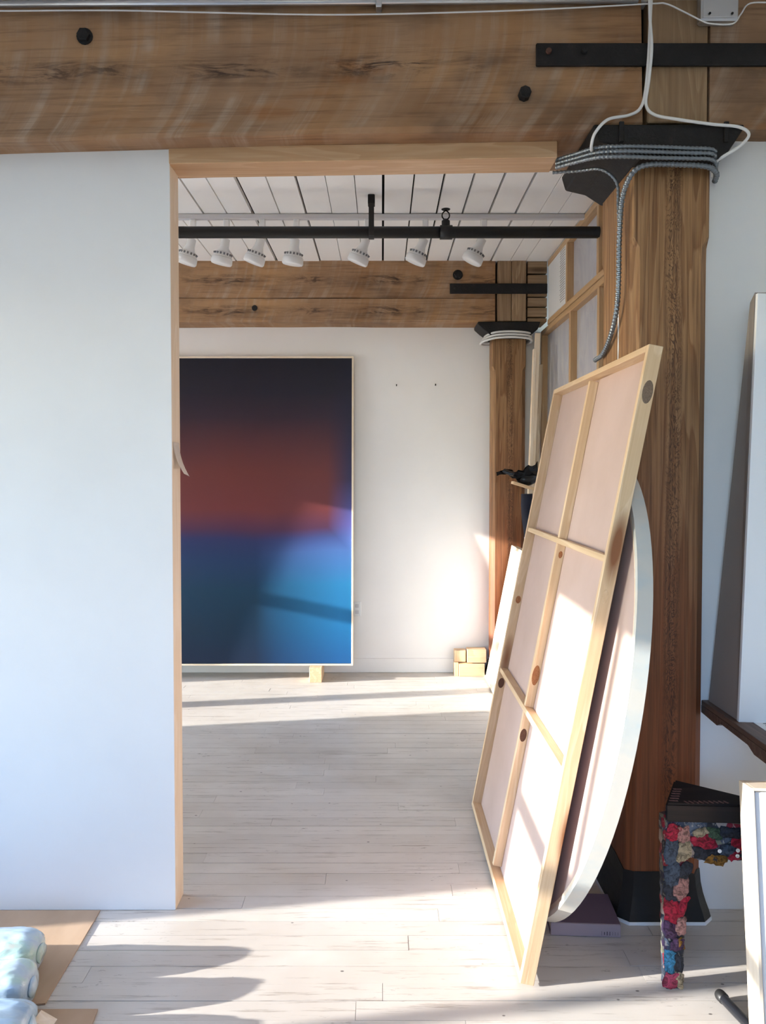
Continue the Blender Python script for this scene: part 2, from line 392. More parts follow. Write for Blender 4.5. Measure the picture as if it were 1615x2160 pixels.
def lathe_bm(prof, sides=24, bm=None):
    """prof: (r, z) list, axis Z"""
    bm = bm or bmesh.new(); rings = []
    for r, z in prof: rings.append([bm.verts.new((r * math.cos(2 * PI * k / sides), r * math.sin(2 * PI * k / sides), z)) for k in range(sides)])
    for A, B in zip(rings, rings[1:]):
        for k in range(sides): bm.faces.new((A[k], A[(k + 1) % sides], B[(k + 1) % sides], B[k]))
    bm.faces.new(rings[0][::-1]); bm.faces.new(rings[-1]); return bm
def struct(o, label=None): o['kind'] = 'structure'; (label and o.__setitem__('label', label)); return o
def holed_wall(name, axis, pos, thick, a, z, holes, m):
    """wall in the plane axis=pos ('x' or 'y'); a = range along it; holes = [(a0,a1,z0,z1)]"""
    A = sorted({a[0], a[1], *[h[0] for h in holes], *[h[1] for h in holes]})
    Z = sorted({z[0], z[1], *[h[2] for h in holes], *[h[3] for h in holes]})
    bm = bmesh.new(); V = {}
    P = lambda u, v: (pos, u, v) if axis == 'x' else (u, pos, v)
    for u in A:
        for v in Z: V[u, v] = bm.verts.new(P(u, v))
    for u0, u1 in zip(A, A[1:]):
        for v0, v1 in zip(Z, Z[1:]):
            um, vm = (u0 + u1) / 2, (v0 + v1) / 2
            if any(h[0] < um < h[1] and h[2] < vm < h[3] for h in holes): continue
            bm.faces.new((V[u0, v0], V[u1, v0], V[u1, v1], V[u0, v1]))
    r = bmesh.ops.extrude_face_region(bm, geom=bm.faces[:])
    vec = (thick, 0, 0) if axis == 'x' else (0, thick, 0)
    bmesh.ops.translate(bm, vec=vec, verts=[e for e in r['geom'] if isinstance(e, bmesh.types.BMVert)])
    for vtx in [q for q in bm.verts if not q.link_faces]: bm.verts.remove(vtx)
    return struct(obj_bm(name, bm, m))

# ------------------------------------------------------------------ room shell
CZ = 3.175
FY = 5.98
struct(box('floor', (-4.7, 3.3), (REAR_Y - .2, 6.3), (-0.14, -0.018), M['dark'], None, 0))
fl = bpy.data.objects['floor']
ROW = 0.0805; y = 1.905; stuffbm = bmesh.new()
def board_bm(bm, x0, x1, y0, y1, z1):
    g = 0.0016
    vs = [bm.verts.new(p) for p in ((x0, y0, -0.018), (x1, y0, -0.018), (x1, y1, -0.018), (x0, y1, -0.018), (x0, y0, z1), (x1, y0, z1), (x1, y1, z1), (x0, y1, z1))]
    for f in ((0, 3, 2, 1), (4, 5, 6, 7), (0, 1, 5, 4), (1, 2, 6, 5), (2, 3, 7, 6), (3, 0, 4, 7)): bm.faces.new([vs[i] for i in f])
rows = []
k = int((REAR_Y + 0.0 - y) / ROW)
yy = y + k * ROW
nb = 0
while yy < 6.0:
    near = 1.88 < yy < 4.75
    x = -4.5 + random.uniform(-1.5, 0)
    while x < 3.2:
        L = random.uniform(0.7, 2.1); x1 = min(x + L, 3.2); x0 = max(x, -4.5)
        if x1 - x0 > 0.02:
            gy = random.choice((0.0008, 0.0014, 0.002, 0.003)); z1 = random.uniform(-0.0009, 0.0)
            vis = near and x1 > -0.55 * yy and x0 < 0.52 * yy
            b_ = bmesh.new() if vis else stuffbm
            board_bm(b_, x0 + 0.0006, x1 - 0.0006, yy + gy, yy + ROW - 0.0004, z1)
            if vis: obj_bm('floor_board', b_, M['floor'], fl); nb += 1
        x += L
    yy += ROW
tag(obj_bm('floor_boards', stuffbm, M['floor'], fl), kind='stuff')

# ceiling: painted planks running away from the camera, dark joints between
struct(box('ceiling', (-4.7, 3.3), (REAR_Y - .2, 6.3), (CZ + 0.03, CZ + 0.12), M['dark'], None, 0))
ce = bpy.data.objects['ceiling']
lines = [(379, 3), (434.8, 2), (497.5, 6), (561.6, 2), (624, 3.5), (686, 1.4), (747.3, 1.4), (808, 4), (873, 2.6), (936, 3.4), (998, 3.4), (1061, 3.8), (1124, 3.8), (1180, 1.0), (1226, 1.2), (1290, 2)]
K = 4.11 / 1600.0
gx = [((px - 805) * K, wpx * K * 1.35) for px, wpx in lines]
xx = gx[0][0]
while xx > -4.4: xx -= 0.160; gx.insert(0, (xx, random.choice((0.003, 0.006, 0.01))))
xx = gx[-1][0]
while xx < 3.1: xx += 0.160; gx.append((xx, 0.005))
st2 = bmesh.new()
for (a, wa), (b, wb) in zip(gx, gx[1:]):
    vis = -2.3 < a < 1.4
    bb = bmesh.new() if vis else st2
    def pl(bm, y0, y1):
        x0, x1 = a + wa / 2, b - wb / 2; dz = random.uniform(-0.002, 0.002)
        vs = [bm.verts.new(p) for p in ((x0, y0, CZ + dz), (x1, y0, CZ + dz), (x1, y1, CZ + dz), (x0, y1, CZ + dz), (x0, y0, CZ + .032), (x1, y0, CZ + .032), (x1, y1, CZ + .032), (x0, y1, CZ + .032))]
        for f in ((0, 3, 2, 1), (4, 5, 6, 7), (0, 1, 5, 4), (1, 2, 6, 5), (2, 3, 7, 6), (3, 0, 4, 7)): bm.faces.new([vs[i] for i in f])
    pl(bb, 2.78, 6.0)
    if vis: obj_bm('ceiling_plank', bb, M['ceil_paint'], ce)
pl2 = bmesh.new()
bmesh.ops.create_cube(pl2, size=1.0); bmesh.ops.scale(pl2, vec=(7.8, 5.3, 0.03), verts=pl2.verts[:]); bmesh.ops.translate(pl2, vec=(-0.65, 0.12, CZ + 0.016), verts=pl2.verts[:])
tag(obj_bm('ceiling_planks', st2, M['ceil_paint'], ce), kind='stuff')
obj_bm('near_ceiling', pl2, M['ceil_paint'], ce)

# walls
WL = -0.745
struct(box('wall_near_left', (WX, WL - 0.001), (2.70, 2.808), (0.0, 2.728), M['wall'], None, 0.001))
struct(box('wall_near_right', (1.131, 3.2), (2.705, 2.80), (0.0, 2.76), M['wall'], None, 0.001))
struct(box('wall_far', (WX, 3.2), (FY, FY + .12), (0.0, CZ + .03), M['wall_warm'], None, 0))
struct(box('baseboard_far', (WX, 0.84), (FY - .012, FY + .002), (0.0, 0.112), M['wall_warm'], None, 0.003))
holed_wall('wall_side_left', 'x', WX, -0.30, (REAR_Y - .2, FY + .12), (0.0, CZ + .1),
           [(NEAR_WIN[0], NEAR_WIN[1], *WIN_Z), (FAR_WIN[0], FAR_WIN[1], FAR_Z[0], 2.92), (2.20, 4.02, 0.08, 2.92)], M['wall'])  # last opening is added and far sill lowered, for bounced sun
holed_wall('wall_rear', 'y', REAR_Y, -0.2, (WX, 3.2), (0.0, CZ + .1), [REAR_WIN], M['wall'])
holed_wall('wall_side_right', 'x', 3.2, 0.1, (REAR_Y - .2, FY + .12), (0.0, CZ + .1), [(3.2, 5.6, 0.7, 2.9)], M['wall'])

struct(box('trim_3', (WX - .262, WX - .235), (FAR_WIN[0], FAR_WIN[1]), (2.195, 2.235), M['white_paint'], None, 0.002))
def sash(name, y0, y1, verts_, horz, WIN_Z=WIN_Z):
    r = bpy.data.objects.new(name, None); put(r, None, Matrix.Translation((WX - .2, (y0 + y1) / 2, WIN_Z[0]))); struct(r)
    for yc, wd in verts_: box('mullion', (WX - .2, WX - .15), (yc - wd / 2, yc + wd / 2), WIN_Z, M['white_paint'], r, 0.003)
    for zc, wd in horz: box('sash_bar', (WX - .195, WX - .155), (y0, y1), (zc - wd / 2, zc + wd / 2), M['white_paint'], r, 0.003)
sash('window_2', NEAR_WIN[0], NEAR_WIN[1], [(1.40, 0.06)], [(1.37, 0.09)])
sash('window_3', FAR_WIN[0], FAR_WIN[1], [(4.61, 0.13)], [(1.37, 0.10)], FAR_Z)
def blind_fn(nt, b):
    t = nd(nt, 'ShaderNodeBsdfTranslucent', {'Color': (0.62, 0.59, 0.54, 1)})
    d = nd(nt, 'ShaderNodeBsdfDiffuse', {'Color': (0.2, 0.2, 0.19, 1)})
    a_ = nd(nt, 'ShaderNodeAddShader'); nt.links.new(t.outputs[0], a_.inputs[0]); nt.links.new(d.outputs[0], a_.inputs[1])
    nt.links.new(a_.outputs[0], nt.nodes['Material Output'].inputs['Surface']); return None
M['blind'] = mat('added_diffusing_blind', blind_fn)
def blind(y0, y1, z0, z1, lab):  # unseen blinds added to diffuse sun and brighten the far room
    o = box('added_blind', (WX - .25, WX - .249), (y0, y1), (z0, z1), M['blind'], None, 0, axis=1)
    tag(o, lab, 'blind', 'unseen roller blinds added for soft far-room light')
blind(2.16, 4.05, 0.61, 2.95, 'long unseen translucent roller blind, added to spread soft light into the far room'); blind(FAR_WIN[0] - .02, FAR_WIN[1] + .02, 2.21, 2.95, 'short unseen roller blind, added above the sun opening by the painting for soft light')
r5 = bpy.data.objects.new('bounce_window', None); put(r5, None, Matrix.Translation((WX - .2, 3.1, 0.08))); struct(r5)  # unseen low window, added so sun on the floor lights the ceiling
for i in range(1, 3): box('sash_bar', (WX - .245, WX - .155), (2.2, 4.02), (0.585, 0.625), M['white_paint'], r5, 0.003) if i == 1 else None; box('mullion', (WX - .2, WX - .15), (2.2 + .607 * i - .025, 2.2 + .607 * i + .025), (0.08, 0.60), M['white_paint'], r5, 0.003)
r4 = bpy.data.objects.new('window_4', None); put(r4, None, Matrix.Translation((-0.7, REAR_Y - .1, REAR_WIN[2]))); struct(r4)
for i in range(1, 4): box('mullion', (-1.6 + .4 * i - .025, -1.6 + .4 * i + .025), (REAR_Y - .13, REAR_Y - .07), (REAR_WIN[2], REAR_WIN[3]), M['white_paint'], r4, 0.003)
box('sash_bar', (REAR_WIN[0], REAR_WIN[1]), (REAR_Y - .125, REAR_Y - .075), (1.9, 1.96), M['white_paint'], r4, 0.003)

# opening trim: pine header and pine jamb
TL = math.radians(0.9)
FH = Matrix.Translation((0, 0, 2.677)) @ Matrix.Rotation(-TL, 4, 'Y')
h = struct(box('trim_1', (WL - .002, 0.616), (2.694, 2.825), (0.0, 0.058), M['header'], None, 0.002, F=FH), 'pine header board over the opening in the white wall')
j = struct(box('trim_2', (WL - .018, WL), (2.7012, 2.807), (0.0, 2.666), M['pine_pale'], None, 0.001), 'pale pine jamb lining the left side of the opening')

# ------------------------------------------------------------------ near timber frame
BZ = 2.733; BT = 3.185; BF = 2.60
def beam_bm(L, dy, dz, seed, n=28):
    """rough sawn timber, local X along, front face at -dy/2, slightly wavy arrises"""
    rnd = random.Random(seed); bm = bmesh.new(); rings = []
    ph = [rnd.uniform(0, 6) for _ in range(6)]
    for i in range(n + 1):
        x = -L / 2 + L * i / n
        wv = lambda q, a: a * (math.sin(x * 3.1 + ph[q]) + 0.5 * math.sin(x * 7.7 + ph[q - 1]) + 0.4 * rnd.uniform(-1, 1))
        c = 0.014 + wv(0, 0.003)
        zb = -dz / 2 + wv(1, 0.0022)
        yf = -dy / 2 + wv(2, 0.0012)
        rings.append([bm.verts.new(p) for p in ((x, yf, dz / 2), (x, yf, zb + c), (x, yf + c * 0.8, zb), (x, dy / 2, zb), (x, dy / 2, dz / 2))])
    for A, B in zip(rings, rings[1:]):
        for q in range(5): bm.faces.new((A[q], A[(q + 1) % 5], B[(q + 1) % 5], B[q]))
    bm.faces.new(rings[0]); bm.faces.new(rings[-1][::-1]); return bm
def bolt(name, x, yf, z, r, m, parent, sides=6, t=0.022, washer=True):
    bm = bmesh.new()
    if washer: lathe_bm([(r * 1.25, 0), (r * 1.25, 0.006), (r * 0.9, 0.008)], 16, bm)
    lathe_bm([(r, 0.004), (r, t), (r * 0.85, t + 0.003)], sides, bm)
    Mw = Matrix.Translation((x, yf, z)) @ Matrix.Rotation(PI / 2, 4, 'X')
    return obj_bm(name, bm, m, parent, Mw)
def beam(name, x0, x1, yf, dy, zb, zt, label, cat='beam', tilt=0.0, seed=1, zref=0.0, m=None):
    Mw = Matrix.Translation((0, 0, 0)) @ Matrix.Translation((zref, 0, (zb + zt) / 2)) @ Matrix.Rotation(-tilt, 4, 'Y') @ Matrix.Translation(((x0 + x1) / 2 - zref, yf + dy / 2, 0))
    r = thing(name, label, cat, Mw)
    obj_bm('timber', beam_bm(x1 - x0, dy, zt - zb, seed), m or M['beam'], r, Mw)
    return r
bl = beam('timber_beam', -4.48, 0.876, BF, 0.36, BZ, BT, 'long rough-sawn brown timber beam over the white wall and doorway', tilt=math.radians(1.25), seed=3)
for o in bl.children: o['label'] = 'saw-marked weathered timber'
bolt('bolt', -1.0, BF + .001, 3.05, 0.022, M['iron'], bl, 6, 0.02)
bolt('bolt', 0.479, BF + .001, 2.853, 0.021, M['iron'], bl, 8, 0.032, False)
br_ = beam('timber_beam', 1.108, 3.18, BF, 0.36, BZ + .013, BT + .005, 'short visible timber beam end right of the post head, below the steel box', tilt=0.0, seed=5)
# upper post block between the beam ends
ub = thing('upper_post', 'vertical-grained timber block between the two near beam ends', 'post', (1.0, BF + .16, 2.77))
obj_bm('timber', box_bm(0.41, 0.31, 0.204, 0.004), M['block'], ub, Matrix.Translation((1.0, BF + .159, 2.972)) @ RYm)
gap = box('shadow_gap', (0.87, 1.115), (BF + .05, BF + .3), (2.77, 3.17), M['dark'], ub, 0)
# iron strap
sp = thing('iron_strap', 'flat black iron strap bolted across the near beam joint', 'strap', (1.0, BF - .008, 2.985))
box('strap_plate', (0.518, 1.62), (BF - .016, BF - .002), (2.948, 3.022), M['iron'], sp, 0.003)
bolt('bolt', 0.558, BF - .015, 2.991, 0.010, M['rust'], sp, 10, 0.010, False)
bolt('bolt', 0.677, BF - .015, 2.991, 0.010, M['iron'], sp, 10, 0.012, False)

# near post: square above, chamfered below
def post(name, label, x0, x1, y0, y1, zt, ch_z, ch, boot_h, m):
    r = thing(name, label, 'post', ((x0 + x1) / 2, (y0 + y1) / 2, 0))
    bm = bmesh.new(); cx_, cy_ = (x0 + x1) / 2, (y0 + y1) / 2; hx, hy = (x1 - x0) / 2, (y1 - y0) / 2
    def ring(z, c, gr=0.0):
        pts = [(-hx + c, -hy), (hx - c, -hy), (hx, -hy + c), (hx, hy - c), (hx - c, hy), (-hx + c, hy), (-hx, hy - c), (-hx, -hy + c)]
        return [bm.verts.new((z, -(p[1] + gr * (1 if p[1] > 0 else -1)) , (p[0] + gr * (1 if p[0] > 0 else -1)))) for p in pts]
    # local X = up, local Y = world -y, local Z = world x  (wood grain along local X)
    zm = zt / 2
    R_ = [ring(0 - zm, ch), ring(ch_z - 0.05 - zm, ch), ring(ch_z + 0.0 - zm, ch * .92), ring(ch_z + .035 - zm, 0.006), ring(zt - zm, 0.006)]
    for A, B in zip(R_, R_[1:]):
        for q in range(8): bm.faces.new((A[q], A[(q + 1) % 8], B[(q + 1) % 8], B[q]))
    bm.faces.new(R_[0]); bm.faces.new(R_[-1][::-1])
    L = Matrix(((0, 0, 1, cx_), (0, -1, 0, cy_), (1, 0, 0, zm), (0, 0, 0, 1)))
    obj_bm('shaft', bm, m, r, L)
    bm = bmesh.new()
    def bring(z, gr, jag=0.0):
        pts = []; c = ch
        base = [(-hx + c, -hy), (hx - c, -hy), (hx, -hy + c), (hx, hy - c), (hx - c, hy), (-hx + c, hy), (-hx, hy - c), (-hx, -hy + c)]
        out = []
        for i, p in enumerate(base):
            q = base[(i + 1) % 8]; n = 6 if i % 2 == 0 else 2
            for t in range(n):
                px_, py_ = p[0] + (q[0] - p[0]) * t / n, p[1] + (q[1] - p[1]) * t / n
                s = 1 + gr / hx; out.append(bm.verts.new((cx_ + px_ * s, cy_ + py_ * (1 + gr / hy), z + random.uniform(-jag, jag))))
        return out
    RR = [bring(0.0, 0.034), bring(0.015, 0.033), bring(0.035, 0.028), bring(0.06, 0.020), bring(0.09, 0.012), bring(0.125, 0.006), bring(boot_h, 0.0025, 0.012)]
    n = len(RR[0])
    for A, B in zip(RR, RR[1:]):
        for q in range(n): bm.faces.new((A[q], A[(q + 1) % n], B[(q + 1) % n], B[q]))
    bm.faces.new(RR[0]); bm.faces.new(RR[-1][::-1])
    tag(obj_bm('foot', bm, M['boot'], r), 'black painted flared foot')
    bm = bmesh.new(); A = bring(0.001, 0.036); B = bring(0.012, 0.0355)
    for q in range(n): bm.faces.new((A[q], A[(q + 1) % n], B[(q + 1) % n], B[q]))
    bm.faces.new(A[::-1]); bm.faces.new(B)
    tag(obj_bm('paint_line', bm, M['white_paint'], r), 'white paint line round the foot')
    return r
PX0, PX1, PY0, PY1 = 0.863, 1.130, 2.64, 3.0
np_ = post('timber_post', 'big brown timber post with black foot beside the leaning frame', PX0, PX1, PY0, PY1, 2.66, 2.36, 0.028, 0.17, M['post'])
# a ragged line of white paint where a wall once met the post
bm = bmesh.new(); rnd = random.Random(4); prev = None
for i in range(60):
    z = 0.4 + 2.15 * i / 59; wd = 0.003 + 0.004 * max(0, rnd.gauss(0.3, 0.6)); yc = 2.785 + rnd.uniform(-.002, .002)
    v1 = bm.verts.new((PX0 - .0012, yc - wd, z)); v2 = bm.verts.new((PX0 - .0012, yc + wd, z)); v3 = bm.verts.new((PX0 + .001, yc + wd, z)); v4 = bm.verts.new((PX0 + .001, yc - wd, z))
    cur = (v1, v2, v3, v4)
    if prev:
        for q in range(4): bm.faces.new((prev[q], prev[(q + 1) % 4], cur[(q + 1) % 4], cur[q]))
    prev = cur
tag(obj_bm('paint_streak', bm, M['white_paint'], np_), 'ragged white paint streak')

# iron cap on the near post
cap_poly = [(0.708, 2.746), (0.708, 2.735), (0.722, 2.690), (0.80, 2.672), (0.862, 2.632), (1.131, 2.632), (1.150, 2.640), (1.212, 2.735), (1.212, 2.746)]
cp = thing('post_cap', 'black cast-iron flared cap on top of the near post', 'post cap', (1.0, 2.57, 2.632))
bm = prism_bm(cap_poly, 0.45, 0.004); obj_bm('casting', bm, M['iron'], cp, Matrix.Translation((0, 2.57, 0)))
for px_ in (0.80, 1.15): box('rib', (px_ - .008, px_ + .008), (2.562, 2.572), (2.685, 2.753), M['iron'], cp, 0.002)

# ------------------------------------------------------------------ cables and services near the post
def armored(pts, label, r=0.0074):
    o = ribbed('armored_cable', pts, r, M['flex']); tag(o, label, 'cable', 'armored cables round the near post head'); return o
XL, XR = PX0 - .012, PX1 + .012
YC = 2.556
for i, (z0, z1, z2, yb, lab) in enumerate([
        (2.690, 2.662, 2.650, 0.000, 'grey armored cable, topmost of the bundle round the near post'),
        (2.676, 2.646, 2.634, -0.002, 'grey armored cable, second from the top round the near post'),
        (2.662, 2.630, 2.618, 0.002, 'grey armored cable, third from the top round the near post')]):
    Y_ = YC + yb
    armored([(0.6185, 2.725, z0 + .002), (0.665, 2.68, z0), (0.725, 2.59, z1 + .014), (0.80, Y_, z1 + .004), (0.92, Y_ - .003, z1 + .001 * (1 - i)), (1.02, Y_, z1 - .002), (1.10, Y_ + .004, z2 + .008), (1.135, 2.60 + .006 * i, z2), (1.150, 2.645, z2 - .004)], lab)
armored([(1.152, 2.655, 2.590), (1.138, 2.612, 2.600), (1.09, 2.575, 2.608), (1.00, 2.572, 2.613), (0.90, 2.574, 2.614), (0.856, 2.588, 2.602), (0.836, 2.615, 2.570), (0.832, 2.66, 2.52), (0.834, 2.69, 2.40), (0.836, 2.70, 2.27), (0.838, 2.72, 2.18), (0.842, 2.79, 2.10), (0.849, 2.92, 2.04), (0.850, 3.04, 2.03)],
        'grey armored cable hanging down the left side of the near post', 0.0098)
armored([(0.6185, 2.78, 2.668), (0.70, 2.75, 2.662), (0.77, 2.70, 2.648), (0.822, 2.69, 2.60), (0.832, 2.70, 2.52), (0.838, 2.705, 2.42)], 'thin grey armored cable dropping behind the header end', 0.006)

def px2(px, py, Y):
    """a point of the room at depth Y seen at that pixel (survey helper)"""
    a = (px - 805) / F_PX; b = -(py - 1043.71) / F_PX
    c, s = math.cos(PITCH), math.sin(PITCH)
    d = Vector((a, c + b * s, -s + b * c)); d *= Y / d.y
    return (d.x, Y, d.z + H)
YB = 2.578
t = tube('white_cable', [px2(1376, -40, YB), px2(1372, 20, YB), px2(1368, 110, YB - .012), px2(1361, 190, YB), px2(1350, 228, YB), px2(1326, 243, YB), px2(1282, 252, YB - .02), px2(1255, 280, YB - .03), px2(1247, 306, YB - .01), px2(1248, 320, YB + .03)], 0.0052, M['cable_white'])
tag(t, 'white cable looping left over the iron post cap', 'cable', 'white cables on the near beam')
t = tube('white_cable', [px2(1370, -40, YB - .008), px2(1370, 30, YB - .01), px2(1374, 100, YB - .025), px2(1368, 170, YB - .01), px2(1362, 220, YB), px2(1380, 242, YB), px2(1430, 252, YB - .02), px2(1500, 262, YB - .02), px2(1558, 268, YB - .02), px2(1579, 284, YB - .02), px2(1560, 308, YB - .015), px2(1525, 330, YB - .01), px2(1506, 346, YB + .02), px2(1502, 372, 2.64)], 0.0052, M['cable_white'])
tag(t, 'white cable looping right around the iron post cap', 'cable', 'white cables on the near beam')
t = tube('thin_wire', [px2(-60, 22, YB), px2(0, 23, YB), px2(240, 22, YB), px2(420, 26, YB), px2(700, 31, YB), px2(1000, 25, YB), px2(1200, 17, YB), px2(1370, 8, YB + .004), px2(1404, 8, YB), px2(1440, 24, YB), px2(1478, 43, YB - .03), px2(1500, 50, YB - .05), px2(1545, 50, YB - .05), px2(1562, 30, YB - .02), px2(1582, 7, YB), px2(1640, 6, YB)], 0.0026, M['cable_white'], None, 6, 6)
tag(t, 'thin white wire strung along the top of the near beam', 'wire')
cd = thing('steel_conduit', 'galvanised steel conduit along the top edge of the near beam', 'conduit', px2(640, 4, YB))
tube('pipe', [px2(-60, 9, YB), px2(1345, 0, YB)], 0.0105, M['steel'], cd, 12)
box('clip', (-0.02, 0.0), (YB - .016, YB + .022), (3.128, 3.172), M['steel'], cd, 0.003)
jb = thing('junction_box', 'galvanised steel junction box at the top right of the near beam', 'electrical box', (1.145, 2.55, 3.09))
p0 = px2(1479, 42, 2.562); p1 = px2(1558, 42, 2.562)
box('housing', (p0[0], p1[0]), (2.562, BF + .004), (p0[2], CZ - .002), M['steel'], jb, 0.006)
box('cover', (p0[0] + .004, p1[0] - .004), (2.558, 2.564), (p0[2] + .006, CZ - .004), M['steel'], jb, 0.002)
for s_ in (0.2, 0.8): bolt('screw', p0[0] + (p1[0] - p0[0]) * s_, 2.559, p0[2] + .018, 0.004, M['iron'], jb, 8, 0.003, False)

# paper tag stuck to the jamb
bm = bmesh.new(); g = []
for i in range(9):
    t_ = i / 8; z = 1.690 - 0.112 * t_; xo = WL + .0015 + 0.034 * t_ ** 2.0
    yc = 2.708 + 0.014 * t_
    g.append([bm.verts.new((xo + .004 * math.sin(PI * q / 4) * (1 - t_), yc + 0.078 * q / 4, z - 0.010 * q / 4 * t_)) for q in range(5)])
for A, B in zip(g, g[1:]):
    for q in range(4): bm.faces.new((A[q], A[q + 1], B[q + 1], B[q]))
r_ = bmesh.ops.solidify(bm, geom=bm.faces[:], thickness=0.0006)
pt = obj_bm('paper_tag', bm, M['paper'], None, None, True); tag(pt, 'curling white paper tag stuck on the pine jamb', 'tag')

# ------------------------------------------------------------------ far timber frame
FBY = 5.75
fb = thing('timber_beam', 'far timber beam of two stacked timbers above the painting wall', 'beam', (-1.6, FBY + .12, 2.716))
TF = Matrix.Identity(4)
obj_bm('upper_timber', beam_bm(5.35, 0.25, 0.282, 11, 40), M['beam'], fb, Matrix.Translation((0.853 - 5.35 / 2, FBY + .125, 3.039)))
obj_bm('lower_timber', beam_bm(5.35, 0.25, 0.172, 12, 40), M['beam'], fb, Matrix.Translation((0.853 - 5.35 / 2, FBY + .127, 2.807)))
box('crack', (-4.4, 0.84), (FBY + .03, FBY + .2), (2.885, 2.905), M['dark'], fb, 0)
bolt('bolt', 0.571, FBY, 3.07, 0.03, M['iron'], fb, 6, 0.03)
bolt('knot', -0.957, FBY + .001, 2.822, 0.022, M['iron'], fb, 12, 0.004, False)
fb2 = thing('timber_beam', 'split timber beam stub right of the far post head', 'beam', (1.17, FBY + .12, 2.72))
for z0, z1 in ((2.72, 2.748), (2.758, 2.825), (2.835, 2.90), (2.91, 3.07), (3.085, 3.175)):
    box('timber', (1.097, 1.244), (FBY + random.uniform(0, .012), FBY + .24), (z0, z1), M['block'], fb2, 0.003, axis=0)
box('shadow_gap', (1.09, 1.24), (FBY + .05, FBY + .2), (2.73, 3.17), M['dark'], fb2, 0)
fu = thing('upper_post', 'split vertical-grained timber block between the far beam ends', 'post', (0.977, FBY + .1, 2.72))
box('timber', (0.870, 0.974), (FBY - .006, FBY + .22), (2.722, 3.176), M['block'], fu, 0.004)
box('timber', (0.977, 1.084), (FBY - .010, FBY + .22), (2.722, 3.176), M['block'], fu, 0.004)
fs = thing('iron_strap', 'flat black iron strap across the far beam joint', 'strap', (0.86, FBY - .02, 2.96))
box('strap_plate', (0.510, 1.24), (FBY - .028, FBY - .012), (2.925, 3.000), M['iron'], fs, 0.003)
for bx in (0.55, 0.63): bolt('bolt', bx, FBY - .027, 2.965, 0.011, M['iron'], fs, 10, 0.012, False)
fp = post('timber_post', 'far timber post beside the painting wall, behind the leaning sticks', 0.837, 1.097, 5.80, 5.935, 2.63, 2.36, 0.03, 0.06, M['post'])
cpf = thing('post_cap', 'black cast-iron cap with white cables on the far post', 'post cap', (0.95, 5.72, 2.6))
obj_bm('casting', prism_bm([(0.721, 2.716), (0.721, 2.695), (0.76, 2.66), (0.84, 2.60), (1.10, 2.60), (1.17, 2.66), (1.19, 2.716)], 0.24, 0.004), M['iron'], cpf, Matrix.Translation((0, 5.725, 0)))
for i, (z_, g_) in enumerate(((2.628, 'upper'), (2.606, 'middle'), (2.584, 'lower'))):
    e = 0.012 * i
    t = tube('white_cable', [(0.90, 5.96, z_ - .01), (0.80 - e, 5.92, z_ - .012), (0.79 - e, 5.78, z_ - .008), (0.85, 5.715 - e * .5, z_ + .006), (0.97, 5.705 - e * .5, z_ + .012), (1.09, 5.715 - e * .5, z_ + .004), (1.135, 5.78, z_ - .004), (1.125, 5.92, z_ - .008)], 0.0085, M['cable_white'], None, 8, 5)
    tag(t, f'{g_} white cable wound round the far post below its cap', 'cable', 'white cables wound round the far post')

# ------------------------------------------------------------------ far room: track light, sprinkler pipe
TY = 4.72
tl = thing('track_rail', 'white lighting track along the plank ceiling', 'track light', (-0.6, TY, CZ - .03))
box('rail', (-3.2, 1.24), (TY - .018, TY + .018), (CZ - .034, CZ - .003), M['grey_plastic'], tl, 0.003)
box('end_cap', (1.236, 1.262), (TY - .016, TY + .016), (CZ - .032, CZ - .004), M['white_plastic'], tl, 0.002)
def spot(x, tx, ty, label):
    r = thing('track_spotlight', label, 'spotlight', (x, TY, CZ - .034), 'white spotlights on the ceiling track')
    box('adapter', (x - .018, x + .018), (TY - .017, TY + .017), (CZ - .085, CZ - .035), M['white_plastic'], r, 0.004)
    tube('arm', [(x, TY, CZ - .085), (x - .006, TY, CZ - .10), (x - .026, TY, CZ - .115), (x - .034, TY, CZ - .15), (x - .028, TY, CZ - .175)], 0.007, M['white_plastic'], r, 8, 5)
    ax = Vector((tx, ty, 1.0)).normalized()      # axis points up out of the back of the lamp
    top = Vector((x - .006, TY, CZ - .150))
    Q = Matrix.Translation(top) @ ax.to_track_quat('Z', 'Y').to_matrix().to_4x4()
    obj_bm('socket', lathe_bm([(0.018, 0.0), (0.026, -0.004), (0.028, -0.05), (0.036, -0.075), (0.040, -0.082)], 20), M['white_plastic'], r, Q, True)
    cr = lathe_bm([(0.038, -0.078), (0.048, -0.084), (0.058, -0.110), (0.058, -0.114), (0.040, -0.114)], 28)
    lr = obj_bm('lamp_collar', cr, M['white_plastic'], r, Q)
    bm = bmesh.new()
    for q in range(16):
        an = 2 * PI * q / 16
        T_ = Matrix.Rotation(an, 4, 'Z') @ Matrix.Translation((0.0535, 0, -0.097)) @ Matrix.Rotation(0.36, 4, 'Y')
        bmesh.ops.create_cube(bm, size=1.0, matrix=T_ @ Matrix.Diagonal((0.006, 0.010, 0.017, 1)))
    tag(obj_bm('vent_slots', bm, M['vent_dark'], lr, Q), kind='stuff')
    obj_bm('lamp_face', lathe_bm([(0.060, -0.113), (0.064, -0.118), (0.066, -0.150), (0.060, -0.158), (0.02, -0.160)], 28), M['white_plastic'], r, Q, True)
xs = [-1.162, -0.955, -0.736, -0.526, -0.088, 0.269, 0.628]
tl_ = [(0.30, -.05), (0.22, -.1), (0.36, -.1), (0.14, -.1), (0.42, -.15), (0.42, -.12), (0.5, -.1)]
